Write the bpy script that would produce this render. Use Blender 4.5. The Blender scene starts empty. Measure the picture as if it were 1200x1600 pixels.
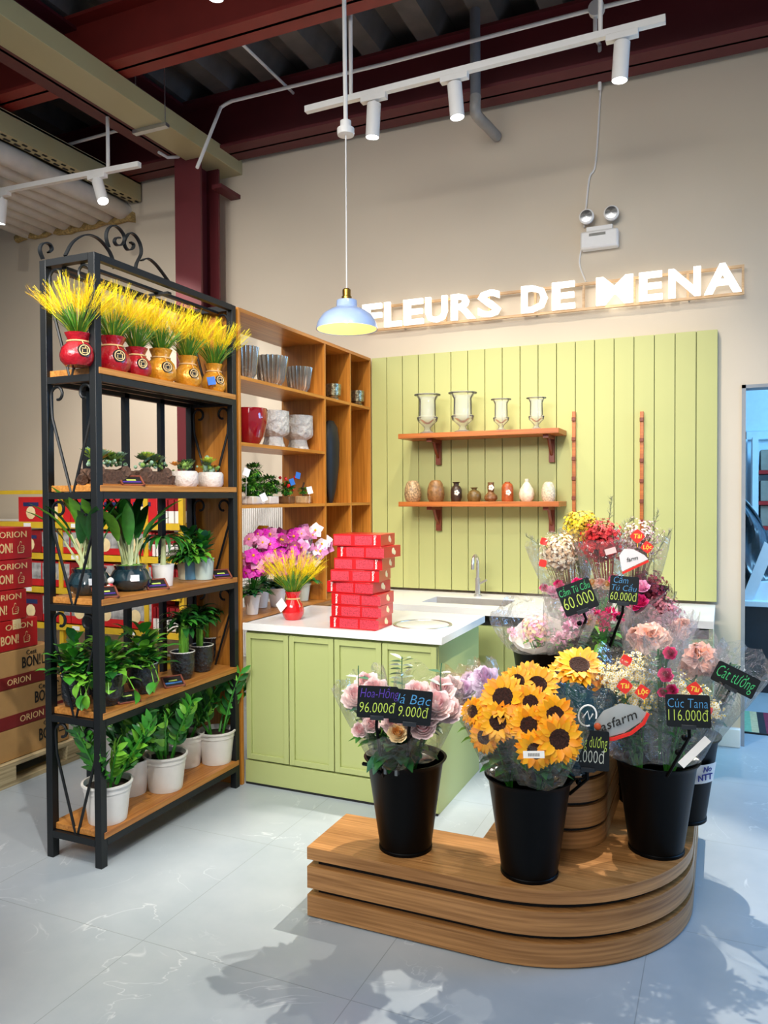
import bpy, math, random
from mathutils import Vector, Matrix
R = math.radians; PI = math.pi
rnd = random.Random(7)
sc = bpy.context.scene; col = sc.collection

# ---------------------------------------------------------------- camera
F_PX, YAW, PITCH, ROLL = 1206.02, 0.4147996, -0.0199309, -0.00492
CAM = Vector((0, 0, 1.5))
_f = Vector((-math.sin(YAW)*math.cos(PITCH), math.cos(YAW)*math.cos(PITCH), math.sin(PITCH)))
_r = Vector((math.cos(YAW), math.sin(YAW), 0)); _u = _r.cross(_f)
_c, _s = math.cos(ROLL), math.sin(ROLL)
_r, _u = _c*_r + _s*_u, -_s*_r + _c*_u
cd = bpy.data.cameras.new('camera'); cam = bpy.data.objects.new('camera', cd); col.objects.link(cam)
cam.matrix_world = Matrix(((_r.x, _u.x, -_f.x, 0), (_r.y, _u.y, -_f.y, 0), (_r.z, _u.z, -_f.z, 1.5), (0, 0, 0, 1)))
cd.sensor_fit = 'VERTICAL'; cd.sensor_height = 24; cd.lens = F_PX/1600*24; cd.clip_start = .05; cd.clip_end = 100
sc.camera = cam
def ray(px, py): return _f + _r*((px-600)/F_PX) - _u*((py-800)/F_PX)
def on(px, py, ax, v):                       # point of the world plane (axis ax = v) seen at a photo pixel
    d = ray(px, py); return CAM + d*((v-CAM[ax])/d[ax])
def at_x(px, py, v): return on(px, py, 0, v)
def at_y(px, py, v): return on(px, py, 1, v)
def at_z(px, py, v): return on(px, py, 2, v)

# ---------------------------------------------------------------- view, world, lights
sc.view_settings.view_transform = 'Standard'; sc.view_settings.look = 'None'
sc.view_settings.exposure = EXPOSURE = 0.20; sc.view_settings.gamma = 1; sc.view_settings.use_curve_mapping = False
sc.cycles.transparent_max_bounces = 32; sc.cycles.max_bounces = 8
w = bpy.data.worlds.new('world'); sc.world = w; w.use_nodes = True
w.node_tree.nodes['Background'].inputs[0].default_value = (.78, .88, 1, 1)
w.node_tree.nodes['Background'].inputs[1].default_value = .36
def lamp(kind, name, loc, aim, energy, color=(1, .95, .88), **k):
    d = bpy.data.lights.new(name, kind); d.energy = energy; d.color = color
    for a, b in k.items(): setattr(d, a, b)
    o = bpy.data.objects.new(name, d); col.objects.link(o); o.location = loc
    o.rotation_euler = (Vector(aim)-Vector(loc)).to_track_quat('-Z', 'Y').to_euler(); return o
WARM = (1, .90, .76); NEUT = (1, .96, .90); COOL = (.62, .82, 1)
def spot(name, loc, aim, e, size=70, color=NEUT, blend=.6, rad=.03):
    return lamp('SPOT', name, loc, aim, e, color, spot_size=R(size), spot_blend=blend, shadow_soft_size=rad)
# lamps in the heads of the shop's tracks (the heads are modelled below), in unseen tracks above and behind the camera, and added fill
for x_, e_ in ((-1.83, 80), (-1.22, 100), (-.47, 95)):                # lamps in the long track
    spot('spot_beam', (x_, 3.87, 3.42), (x_, 4.95, .95), e_, 84, WARM, 1.0)
spot('spot_beam', (-3.85, 4.06, 3.40), (-4.0, 4.9, 1.2), 70, 100, NEUT)
spot('spot_beam', (-.47, 3.84, 3.42), (-.60, 2.70, .3), 420, 50, WARM, .4, .018)
spot('spot_beam', (-1.22, 3.84, 3.42), (-1.1, 2.5, .3), 110, 44, WARM, .4, .018)
spot('spot_beam', (-.9, 1.2, 3.5), (-2.35, 2.9, 1.3), 190, 58, NEUT)
spot('spot_beam', (-2.0, .9, 3.5), (-4.2, 4.6, 1.9), 230, 60, NEUT, 1.0)  # added spot, brightens the left wall and the cartons
spot('spot_beam', (-.2, 1.8, 3.6), (-1.75, 3.6, .8), 80, 62, NEUT)
spot('spot_beam', (-1.9, .3, 3.6), (-1.8, 1.6, 0), 45, 95, NEUT)
lamp('AREA', 'added_fill', (-1.6, 1.2, 3.98), (-1.6, 1.6, 0), 45, (1, .98, .95), shape='RECTANGLE', size=5, size_y=2)  # added overhead fill for soft ambience, no fixture modelled
lamp('AREA', 'added_fill', (-2.0, -1.4, 3.7), (-2.0, 4.8, 1.2), 48, (1, .97, .93), shape='RECTANGLE', size=4.5, size_y=1.2, spread=R(62))  # added frontal fill standing in for many track lamps
lamp('AREA', 'doorway_daylight', (2.4, 6.2, 2.7), (.5, 7.6, 1.2), 150, (.26, .62, 1), shape='RECTANGLE', size=1.6, size_y=1.6)
lamp('AREA', 'side_daylight', (2.4, 4.2, 2.3), (.7, 2.8, 0), 75, (.16, .48, 1), shape='RECTANGLE', size=1.4, size_y=1.4)

# ---------------------------------------------------------------- materials
def lin(h):
    if isinstance(h, str):
        h = h.lstrip('#'); v = [int(h[i:i+2], 16)/255 for i in (0, 2, 4)]
    else: v = h
    return tuple((c/12.92 if c <= .04045 else ((c+.055)/1.055)**2.4) for c in v)
MATS = {}
def mat(name, c, rough=.5, metal=0, spec=.5, emit=0, coat=0, trans=0, noise=0, nscale=20, bump=0, sss=0):
    if name in MATS: return MATS[name]
    m = bpy.data.materials.new(name); m.use_nodes = True; MATS[name] = m
    nt = m.node_tree; b = nt.nodes['Principled BSDF']; c3 = lin(c)
    b.inputs['Base Color'].default_value = (*c3, 1); b.inputs['Roughness'].default_value = rough
    b.inputs['Metallic'].default_value = metal; b.inputs['Specular IOR Level'].default_value = spec
    b.inputs['Coat Weight'].default_value = coat; b.inputs['Transmission Weight'].default_value = trans
    if emit: b.inputs['Emission Color'].default_value = (*c3, 1); b.inputs['Emission Strength'].default_value = emit
    if noise or bump:
        tc = nt.nodes.new('ShaderNodeTexCoord'); n = nt.nodes.new('ShaderNodeTexNoise'); n.inputs['Scale'].default_value = nscale; n.inputs['Detail'].default_value = 5
        nt.links.new(tc.outputs['Object'], n.inputs['Vector'])
        if noise:
            r = nt.nodes.new('ShaderNodeValToRGB'); r.color_ramp.elements[0].position = .3; r.color_ramp.elements[1].position = .7
            r.color_ramp.elements[0].color = (*[x*(1-noise) for x in c3], 1); r.color_ramp.elements[1].color = (*[min(1, x*(1+noise)) for x in c3], 1)
            nt.links.new(n.outputs['Fac'], r.inputs[0]); nt.links.new(r.outputs[0], b.inputs['Base Color'])
        if bump:
            bp = nt.nodes.new('ShaderNodeBump'); bp.inputs['Strength'].default_value = bump; bp.inputs['Distance'].default_value = .01
            nt.links.new(n.outputs['Fac'], bp.inputs['Height']); nt.links.new(bp.outputs[0], b.inputs['Normal'])
    return m
def wood(name, c1, c2, axis=0, rough=.4, scale=1.0, coord='Object'):
    m = bpy.data.materials.new(name); m.use_nodes = True; MATS[name] = m; nt = m.node_tree; b = nt.nodes['Principled BSDF']
    tc = nt.nodes.new('ShaderNodeTexCoord'); mp = nt.nodes.new('ShaderNodeMapping'); s = [9*scale]*3; s[axis] = .9*scale
    mp.inputs['Scale'].default_value = s; nt.links.new(tc.outputs[coord], mp.inputs[0])
    n = nt.nodes.new('ShaderNodeTexNoise'); n.inputs['Scale'].default_value = 1.3; n.inputs['Detail'].default_value = 3; n.inputs['Distortion'].default_value = .6
    nt.links.new(mp.outputs[0], n.inputs['Vector'])
    mu = nt.nodes.new('ShaderNodeMath'); mu.operation = 'MULTIPLY'; mu.inputs[1].default_value = 14; nt.links.new(n.outputs['Fac'], mu.inputs[0])
    fr = nt.nodes.new('ShaderNodeMath'); fr.operation = 'SINE'; nt.links.new(mu.outputs[0], fr.inputs[0])
    n2 = nt.nodes.new('ShaderNodeTexNoise'); n2.inputs['Scale'].default_value = 1; n2.inputs['Detail'].default_value = 6
    mp2 = nt.nodes.new('ShaderNodeMapping'); s2 = [110*scale]*3; s2[axis] = 3*scale; mp2.inputs['Scale'].default_value = s2
    nt.links.new(tc.outputs[coord], mp2.inputs[0]); nt.links.new(mp2.outputs[0], n2.inputs['Vector'])
    ad = nt.nodes.new('ShaderNodeMath'); ad.operation = 'MULTIPLY_ADD'; ad.inputs[1].default_value = .09; nt.links.new(fr.outputs[0], ad.inputs[0]); nt.links.new(n2.outputs['Fac'], ad.inputs[2])
    r = nt.nodes.new('ShaderNodeValToRGB'); r.color_ramp.elements[0].position = .25; r.color_ramp.elements[1].position = .72
    r.color_ramp.elements[0].color = (*lin(c2), 1); r.color_ramp.elements[1].color = (*lin(c1), 1)
    nt.links.new(ad.outputs[0], r.inputs[0]); nt.links.new(r.outputs[0], b.inputs['Base Color'])
    b.inputs['Roughness'].default_value = rough
    return m
def film(name, tint, opac=.10, gloss=.5, rough=.12):
    m = bpy.data.materials.new(name); m.use_nodes = True; MATS[name] = m; nt = m.node_tree; nt.nodes.clear()
    o = nt.nodes.new('ShaderNodeOutputMaterial'); t = nt.nodes.new('ShaderNodeBsdfTransparent'); t.inputs[0].default_value = (.97, .97, .97, 1)
    d = nt.nodes.new('ShaderNodeBsdfTranslucent'); d.inputs[0].default_value = (*lin(tint), 1)
    d2 = nt.nodes.new('ShaderNodeBsdfDiffuse'); d2.inputs[0].default_value = (*lin(tint), 1)
    dm = nt.nodes.new('ShaderNodeMixShader'); nt.links.new(d.outputs[0], dm.inputs[1]); nt.links.new(d2.outputs[0], dm.inputs[2])
    g = nt.nodes.new('ShaderNodeBsdfGlossy'); g.inputs['Roughness'].default_value = rough
    lw = nt.nodes.new('ShaderNodeLayerWeight'); lw.inputs[0].default_value = .35
    mm = nt.nodes.new('ShaderNodeMath'); mm.operation = 'MULTIPLY_ADD'; mm.inputs[1].default_value = gloss; mm.inputs[2].default_value = .05; nt.links.new(lw.outputs['Fresnel'], mm.inputs[0])
    n = nt.nodes.new('ShaderNodeTexNoise'); n.inputs['Scale'].default_value = 16; n.inputs['Detail'].default_value = 3; n.inputs['Distortion'].default_value = 2
    bp = nt.nodes.new('ShaderNodeBump'); bp.inputs['Strength'].default_value = .7; bp.inputs['Distance'].default_value = .03
    tc = nt.nodes.new('ShaderNodeTexCoord'); nt.links.new(tc.outputs['Object'], n.inputs[0]); nt.links.new(n.outputs['Fac'], bp.inputs['Height'])
    nt.links.new(bp.outputs[0], g.inputs['Normal']); nt.links.new(bp.outputs[0], lw.inputs['Normal'])
    m1 = nt.nodes.new('ShaderNodeMixShader'); m1.inputs[0].default_value = opac; nt.links.new(t.outputs[0], m1.inputs[1]); nt.links.new(dm.outputs[0], m1.inputs[2])
    m2 = nt.nodes.new('ShaderNodeMixShader'); nt.links.new(mm.outputs[0], m2.inputs[0]); nt.links.new(m1.outputs[0], m2.inputs[1]); nt.links.new(g.outputs[0], m2.inputs[2])
    nt.links.new(m2.outputs[0], o.inputs[0]); return m
black = mat('black_metal', '#0b0f12', .48, .1, noise=.1)
OAKX = wood('oak_x', '#c98c48', '#935a24', 0); OAKY = wood('oak_y', '#c98a42', '#96581c', 1); OAKZ = wood('oak_z', '#bb7f38', '#875018', 2)
CASEX = wood('case_x', '#cf8a36', '#a8641c', 0, .35); CASEY = wood('case_y', '#cf8a36', '#a8641c', 1, .35); CASEZ = wood('case_z', '#c98432', '#a0601a', 2, .35)
SHELFX = wood('cherry_x', '#c5722f', '#9a4f1c', 0, .35); DKWOOD = mat('brown_wood', '#7a3418', .4, noise=.15)
PALLET = wood('pallet_wood', '#c9b78f', '#8f7d58', 1, .8)
green = mat('green_paint', '#adb676', .45, noise=.02, nscale=3); green2 = mat('green_paint_wall', '#b6b875', .5, noise=.02, nscale=3)
dark = mat('dark_gap', '#0c0e0d', .7, noise=.1); white = mat('white_paint', '#ece9e4', .4, noise=.02); bucketm = mat('black_plastic', '#030405', .40, spec=.12, noise=.1)
redbeam = mat('red_oxide_paint', '#8a2a22', .5, noise=.1, nscale=6); darkred = mat('dark_red_paint', '#601f24', .5, noise=.08, nscale=4)
duct = mat('beige_green_metal', '#b5ab80', .45, noise=.03, nscale=2); chrome = mat('steel', '#c8c8c6', .28, .85, noise=.05)
soil = mat('soil', '#2c1f16', .95, noise=.4, nscale=80, bump=.6); moss = mat('moss', '#5d8a2a', .9, noise=.4, nscale=120, bump=.8)
film_clear = film('cellophane', '#fafcfc', .045, .38); film_white = film('frosted_cellophane', '#fbeff0', .16, .4); film_amber = film('amber_cellophane', '#d9a244', .22, .4)
leafm = [mat('leaf_deep', '#1f5a22', .38, noise=.25, nscale=30), mat('leaf_mid', '#3c8a2a', .38, noise=.22, nscale=30), mat('leaf_light', '#6fae33', .4, noise=.2, nscale=30), mat('leaf_blue_green', '#2f6a4c', .4, noise=.2, nscale=30)]
ivory = mat('ivory_ceramic', '#efe9df', .25, noise=.03); paper = mat('white_paper', '#f4f2ee', .7, noise=.02)
def P(c, nm, **k): return mat(nm, c, **({'rough': .6, 'noise': .12, 'nscale': 40} | k))

# ---------------------------------------------------------------- building helpers
class MB:
    def __init__(s): s.v = []; s.f = []; s.mi = []; s.cur = 0; s.sm = True
    def add(s, vs, fs):
        n = len(s.v); s.v += [tuple(v) for v in vs]; s.f += [tuple(i+n for i in f) for f in fs]; s.mi += [s.cur]*len(fs); return s
    def box(s, a, b, M=None):
        x0, y0, z0 = a; x1, y1, z1 = b
        vs = [Vector(p) for p in ((x0,y0,z0),(x1,y0,z0),(x1,y1,z0),(x0,y1,z0),(x0,y0,z1),(x1,y0,z1),(x1,y1,z1),(x0,y1,z1))]
        if M: vs = [M @ v for v in vs]
        return s.add(vs, [(0,3,2,1),(4,5,6,7),(0,1,5,4),(1,2,6,5),(2,3,7,6),(3,0,4,7)])
    def lathe(s, prof, c=(0,0,0), n=24, M=None, mod=None):
        c = Vector(c); vs = []; fs = []; k = len(prof)
        for i in range(n):
            a = 2*PI*i/n
            for j, (r, z) in enumerate(prof):
                rr = r*(mod(a, j) if mod else 1); v = Vector((rr*math.cos(a), rr*math.sin(a), z)); vs.append((M @ v if M else v)+c)
        for i in range(n):
            for j in range(k-1):
                a, b = i*k+j, ((i+1) % n)*k+j; fs.append((a, b, b+1, a+1))
        if prof[0][0] > 1e-4: fs.append(tuple(i*k for i in range(n))[::-1])
        if prof[-1][0] > 1e-4: fs.append(tuple(i*k+k-1 for i in range(n)))
        return s.add(vs, fs)
    def open_lathe(s, prof, c=(0,0,0), n=24, M=None, mod=None):       # closed ring profile (wall with thickness)
        c = Vector(c); vs = []; fs = []; k = len(prof)
        for i in range(n):
            a = 2*PI*i/n
            for j, (r, z) in enumerate(prof):
                rr = r*(mod(a, j) if mod else 1); v = Vector((rr*math.cos(a), rr*math.sin(a), z)); vs.append((M @ v if M else v)+c)
        for i in range(n):
            for j in range(k-1):
                a, b = i*k+j, ((i+1) % n)*k+j; fs.append((a, b, b+1, a+1))
        return s.add(vs, fs)
    def tube(s, pts, r, n=8, flat=None):
        pts = [Vector(p) for p in pts]; vs = []; m = len(pts)
        rs = r if isinstance(r, (list, tuple)) else [r]*m; up = Vector((0, 0, 1))
        side0 = None
        for i, p in enumerate(pts):
            t = (pts[min(i+1, m-1)]-pts[max(i-1, 0)]).normalized()
            if side0 is None: side0 = t.cross(up) if abs(t.z) < .95 else t.cross(Vector((0, 1, 0)))
            side = (side0 - t*side0.dot(t)); side.normalize(); side0 = side; u = side.cross(t)
            for k in range(n):
                a = 2*PI*(k+.5)/n; vs.append(p+side*math.cos(a)*rs[i]+u*math.sin(a)*rs[i])
        fs = [(i*n+k, i*n+(k+1) % n, (i+1)*n+(k+1) % n, (i+1)*n+k) for i in range(m-1) for k in range(n)]
        fs += [tuple(range(n))[::-1], tuple((m-1)*n+k for k in range(n))]
        return s.add(vs, fs)
    def bar(s, a, b, w=.01): return s.tube([a, b], w*.7071, 4)
    def prism(s, poly, z0, z1):                                        # poly: (x, y) list, ccw
        n = len(poly); vs = [(x, y, z0) for x, y in poly]+[(x, y, z1) for x, y in poly]
        return s.add(vs, [tuple(range(n))[::-1], tuple(range(n, 2*n))]+[(i, (i+1) % n, (i+1) % n+n, i+n) for i in range(n)])
    def leaf(s, base, d, L, W, bend=.5, seg=4, fold=.25, nrm=None, shape=1.0):
        d = Vector(d).normalized(); up = Vector(nrm) if nrm is not None else Vector((0, 0, 1))
        side = d.cross(up)
        if side.length < .1: side = d.cross(Vector((rnd.random()-.5, rnd.random()-.5, .2)))
        side.normalize(); u = side.cross(d).normalized(); p = Vector(base); vs = []; st = L/seg
        for i in range(seg+1):
            t = i/seg; wd = W*.5*math.sin(PI*min(1, (t**shape)*.97+.03))**.8 if 0 < i < seg else W*.03
            vs += [p-side*wd+u*wd*fold, p, p+side*wd+u*wd*fold]
            a = bend*st/L*(1+t); d = (d - u*a).normalized(); u = side.cross(d).normalized(); p = p+d*st
        fs = []
        for i in range(seg): a = i*3; fs += [(a, a+1, a+4, a+3), (a+1, a+2, a+5, a+4)]
        return s.add(vs, fs)
    def ball(s, c, r, n=8, m=6, sq=(1, 1, 1), jit=0):
        vs = []; c = Vector(c)
        for j in range(m+1):
            th = PI*j/m
            for i in range(n):
                a = 2*PI*i/n; k = 1+(rnd.random()-.5)*jit if 0 < j < m else 1
                vs.append(c+Vector((sq[0]*math.sin(th)*math.cos(a), sq[1]*math.sin(th)*math.sin(a), sq[2]*math.cos(th)))*r*k)
        fs = [(j*n+i, (j+1)*n+i, (j+1)*n+(i+1) % n, j*n+(i+1) % n) for j in range(m) for i in range(n)]
        return s.add(vs, fs)
    def build(s, name, m, parent=None, smooth=True, bevel=0, label=None, kind=None, world=True):
        off = Vector((0, 0, 0))
        if parent is not None and world:
            q = parent
            while q is not None: off += q.location; q = q.parent
        me = bpy.data.meshes.new(name); me.from_pydata([(v[0]-off.x, v[1]-off.y, v[2]-off.z) for v in s.v], [], s.f)
        for x in (m if isinstance(m, (list, tuple)) else [m]): me.materials.append(x)
        if any(s.mi): me.polygons.foreach_set('material_index', s.mi)
        o = bpy.data.objects.new(name, me); col.objects.link(o)
        if parent is not None: o.parent = parent
        if smooth:
            me.polygons.foreach_set('use_smooth', [True]*len(me.polygons))
            try: me.set_sharp_from_angle(angle=R(38))
            except Exception: pass
        if bevel:
            b = o.modifiers.new('bevel', 'BEVEL'); b.width = bevel; b.segments = 2; b.limit_method = 'ANGLE'; b.angle_limit = R(50)
        if label: o['label'] = label
        if kind: o['kind'] = kind
        return o
def tag(o, label, cat, group=None, kind=None):
    o['label'] = label; o['category'] = cat
    if group: o['group'] = group
    if kind: o['kind'] = kind
    return o
def thing(name, label, cat, loc=(0, 0, 0), group=None):
    o = bpy.data.objects.new(name, None); col.objects.link(o); o.location = loc; o.empty_display_size = .05
    return tag(o, label, cat, group)
def struct(mb, name, m, **k):
    o = mb.build(name, m, **k); o['kind'] = 'structure'; return o
def box(a, b): return MB().box(a, b)
def wrap_uv(o, n):                                                     # prism side faces: u runs along the outline, so the grain follows the curve
    me = o.data; uv = me.uv_layers.new(name='grain'); V = me.vertices; s = [0]
    for i in range(n): s.append(s[-1]+(V[(i+1) % n].co-V[i].co).length)
    for p in me.polygons:
        idx = [me.loops[l].vertex_index for l in p.loop_indices]
        flat = abs(p.normal.z) > .7; last = any(i % n == 0 for i in idx) and any(i % n == n-1 for i in idx)
        for l in p.loop_indices:
            i = me.loops[l].vertex_index; c = V[i].co; k = i % n
            uv.data[l].uv = (c.x, c.y) if flat else (s[n] if (last and k == 0) else s[k], c.z+5+round(V[i % n].co.z*37)*.31)
    return o
def copy_tree(o, parent=None):
    c = o.copy(); col.objects.link(c); c.parent = parent
    for ch in [x for x in list(bpy.data.objects) if x.parent == o]: copy_tree(ch, c)
    return c
def frame_at(p, normal, roll=0):                                       # X right, Y up, Z = normal
    z = Vector(normal).normalized(); x = Vector((0, 0, 1)).cross(z).normalized(); y = z.cross(x)
    c, s_ = math.cos(roll), math.sin(roll); x, y = c*x+s_*y, -s_*x+c*y
    return Matrix(((x.x, y.x, z.x, p[0]), (x.y, y.y, z.y, p[1]), (x.z, y.z, z.z, p[2]), (0, 0, 0, 1)))
def text(body, M, h, m, parent, name='lettering', depth=.001, bold=0, width=None, align='CENTER', shear=0, label=None):
    cu = bpy.data.curves.new('t', 'FONT'); cu.body = body; cu.size = h/.72; cu.align_x = align; cu.align_y = 'CENTER'; cu.resolution_u = 2
    cu.extrude = depth; cu.offset = bold*h; cu.shear = shear
    to = bpy.data.objects.new('t', cu); col.objects.link(to); dg = bpy.context.evaluated_depsgraph_get()
    me = bpy.data.meshes.new_from_object(to.evaluated_get(dg)); vs = [v.co.copy() for v in me.vertices]; fs = [tuple(p.vertices) for p in me.polygons]
    bpy.data.objects.remove(to); bpy.data.curves.remove(cu); bpy.data.meshes.remove(me)
    if not vs: return None
    if width:
        x0 = min(v.x for v in vs); x1 = max(v.x for v in vs); k = width/(x1-x0); cx = (x0+x1)/2 if align == 'CENTER' else x0
        for v in vs: v.x = (v.x-cx)*k
    mb = MB(); mb.add([M @ v for v in vs], fs)
    return mb.build(name, m, parent, smooth=False, label=label)
cam_dir = lambda p: Vector((CAM.x-p[0], CAM.y-p[1], 0)).normalized()
# ================================================================ SETTING
def floor_mat():
    m = bpy.data.materials.new('marble_tile'); m.use_nodes = True; nt = m.node_tree; b = nt.nodes['Principled BSDF']; L = nt.links
    tc = nt.nodes.new('ShaderNodeTexCoord'); mp = nt.nodes.new('ShaderNodeMapping'); mp.inputs['Location'].default_value = (1.797+7.85, -2.035+7.85, 0); L.new(tc.outputs['Object'], mp.inputs[0])
    br = nt.nodes.new('ShaderNodeTexBrick'); br.offset = 0; br.inputs['Scale'].default_value = 1; br.inputs['Brick Width'].default_value = .785; br.inputs['Row Height'].default_value = .785
    br.inputs['Mortar Size'].default_value = .0016; br.inputs['Mortar Smooth'].default_value = .1; L.new(mp.outputs[0], br.inputs[0])
    n = nt.nodes.new('ShaderNodeTexNoise'); n.inputs['Scale'].default_value = 1.6; n.inputs['Detail'].default_value = 8; n.inputs['Roughness'].default_value = .6; L.new(tc.outputs['Object'], n.inputs[0])
    r = nt.nodes.new('ShaderNodeValToRGB'); r.color_ramp.elements[0].position = .3; r.color_ramp.elements[1].position = .7
    r.color_ramp.elements[0].color = (*lin('#99a5ae'), 1); r.color_ramp.elements[1].color = (*lin('#b0b9bf'), 1); L.new(n.outputs['Fac'], r.inputs[0])
    v = nt.nodes.new('ShaderNodeTexNoise'); v.inputs['Scale'].default_value = 2.1; v.inputs['Detail'].default_value = 4; v.inputs['Distortion'].default_value = 1.6; L.new(tc.outputs['Object'], v.inputs[0])
    a = nt.nodes.new('ShaderNodeMath'); a.operation = 'SUBTRACT'; a.inputs[1].default_value = .5; L.new(v.outputs['Fac'], a.inputs[0])
    ab = nt.nodes.new('ShaderNodeMath'); ab.operation = 'ABSOLUTE'; L.new(a.outputs[0], ab.inputs[0])
    vr = nt.nodes.new('ShaderNodeValToRGB'); vr.color_ramp.elements[0].position = 0; vr.color_ramp.elements[0].color = (1, 1, 1, 1); vr.color_ramp.elements[1].position = .006; vr.color_ramp.elements[1].color = (0, 0, 0, 1); L.new(ab.outputs[0], vr.inputs[0])
    n3 = nt.nodes.new('ShaderNodeTexNoise'); n3.inputs['Scale'].default_value = 3.3; L.new(tc.outputs['Object'], n3.inputs[0])
    g = nt.nodes.new('ShaderNodeValToRGB'); g.color_ramp.elements[0].position = .5; g.color_ramp.elements[1].position = .62; L.new(n3.outputs['Fac'], g.inputs[0])
    mu = nt.nodes.new('ShaderNodeMath'); mu.operation = 'MULTIPLY'; L.new(vr.outputs[0], mu.inputs[0]); L.new(g.outputs[0], mu.inputs[1])
    mu2 = nt.nodes.new('ShaderNodeMath'); mu2.operation = 'MULTIPLY'; mu2.inputs[1].default_value = .55; L.new(mu.outputs[0], mu2.inputs[0])
    mx = nt.nodes.new('ShaderNodeMixRGB'); L.new(mu2.outputs[0], mx.inputs[0]); L.new(r.outputs[0], mx.inputs[1]); mx.inputs[2].default_value = (*lin('#dde3e6'), 1)
    m2 = nt.nodes.new('ShaderNodeMixRGB'); L.new(br.outputs['Fac'], m2.inputs[0]); L.new(mx.outputs[0], m2.inputs[1]); m2.inputs[2].default_value = (*lin('#8d969b'), 1)
    L.new(m2.outputs[0], b.inputs['Base Color']); b.inputs['Roughness'].default_value = .28
    return m
struct(box((-7.5, -3, -.05), (5, 9, 0)), 'floor', floor_mat(), smooth=False)
wallm = mat('beige_wall_paint', '#d6c8b2', .7, noise=.03, nscale=1.2)
WY = 5.05; DX = .095
struct(box((-7.5, WY, 0), (DX, WY+.12, 4.6)).box((DX, WY, 2.15), (4, WY+.12, 4.6)).box((1.45, WY, 0), (4, WY+.12, 2.15)), 'wall_back', wallm, smooth=False)
struct(box((-7.6, -3, 0), (-7.5, WY+.12, 4.6)), 'wall_left', wallm, smooth=False)
struct(box((-.045, WY-.05, 0), (DX, WY, .11)), 'baseboard_back', white, bevel=.004)
deckm = mat('galvanized_deck', '#77716c', .55, .5, noise=.15, nscale=8)
d = MB(); x = -7.5
while x < 4:
    d.add([(x+a, y, z) for y in (-3, WY+.12) for a, z in ((0, 4.60), (.06, 4.47), (.20, 4.47), (.26, 4.60), (.40, 4.60))], [(i, i+1, i+6, i+5) for i in range(4)]); x += .40
struct(d, 'ceiling', deckm, smooth=False)
# red steel beams (I sections)
def ibeam(axis, c, z0, z1, lo, hi, fw, name, label):
    m = MB()
    for a, b in (((c-fw/2, z0), (c+fw/2, z0+.02)), ((c-.01, z0), (c+.01, z1)), ((c-fw/2, z1-.02), (c+fw/2, z1))):
        if axis == 'x': m.box((lo, a[0], a[1]), (hi, b[0], b[1]))
        else: m.box((a[0], lo, a[1]), (b[0], hi, b[1]))
    r = thing(name, label, 'beam', (c if axis == 'y' else lo, c if axis == 'x' else lo, z0)); m.build('steel_section', redbeam if 'bright' in label else darkred, r, smooth=False)
ibeam('x', WY-.17, 4.07, 4.47, -7.5, 4, .24, 'steel_beam', 'dark red steel beam running along the top of the beige wall')
ibeam('x', 3.72, 4.115, 4.47, -7.5, 4, .19, 'steel_beam', 'bright red steel cross beam spanning the ceiling in front of the wall beam')
ibeam('y', -3.83, 4.09, 4.45, -3, WY-.3, .22, 'steel_beam', 'dark red steel beam running beside the pale cable trunking')
t = thing('steel_column', 'dark red steel column rising behind the plant rack to the ceiling', 'column', (-3.62, 4.78, 0))
m = MB().box((-3.735, 4.66, 0), (-3.505, 4.68, 4.07)).box((-3.735, 4.88, 0), (-3.505, 4.90, 4.07)).box((-3.63, 4.68, 0), (-3.61, 4.88, 4.07))
m.build('steel_section', darkred, t, smooth=False)
box((-3.505, 4.80, 3.80), (-3.42, 5.05, 3.83)).build('bracket', darkred, t, smooth=False)
# cable trunking
t = thing('cable_trunking', 'pale olive metal trunking under the ceiling, ending at the wall', 'trunking', (-3.5, WY, 3.98))
box((-3.635, -1, 3.98), (-3.40, WY, 4.10)).build('trunk', duct, t, bevel=.003)
for y in (2.55, 4.15):
    MB().tube([(-3.40, y, 4.0), (-3.40, y, 4.5)], .004, 6).tube([(-3.645, y, 4.0), (-3.645, y, 4.5)], .004, 6).build('hanger_rod', chrome, t)
    MB().box((-3.66, y-.02, 3.955), (-3.38, y+.02, 3.98)).build('cross_bracket', chrome, t)
t = thing('cable_tray', 'perforated olive cable tray at upper left above the white ducts', 'cable tray', (-4.4, WY, 3.9))
m = MB().box((-4.39, -1, 3.93), (-4.375, WY-.02, 4.08)).box((-4.80, -1, 4.06), (-4.375, WY-.02, 4.075))
m.build('side_plate', duct, t, smooth=False)
m = box((-4.47, -1, 3.925), (-4.375, WY-.02, 3.93)); m.cur = 1
for s in range(70):
    y = -.9+s*.085
    m.box((-4.455, y, 3.920), (-4.438, y+.045, 3.9245)).box((-4.412, y+.03, 3.920), (-4.396, y+.065, 3.9245))
m.build('perforated_flange', [duct, dark], t, smooth=False)
hose = mat('grey_white_duct', '#cfc8bd', .7, noise=.08, nscale=10)
g = 'insulated ducts under the ceiling'
for i in range(8):
    x = -4.56-i*.155
    o = MB().tube([(x, -1+j*.25, 3.875+.006*math.sin(j*2+i)) for j in range(24)]+[(x, WY+.01, 3.87)], .074, 14).build('insulated_duct', hose)
    tag(o, 'pale insulated round duct in the row at upper left entering the wall', 'duct', g)
cm = mat('crumbly_foam', '#b59a62', .9, noise=.4, nscale=60, bump=1)
tag(MB().tube([(-4.45-i*.07, WY-.02, 3.80+rnd.random()*.03) for i in range(20)], [.02+rnd.random()*.025 for _ in range(20)], 8).build('foam_seal', cm), 'rough tan filler sealing the round ducts to the wall', 'sealant')

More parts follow.
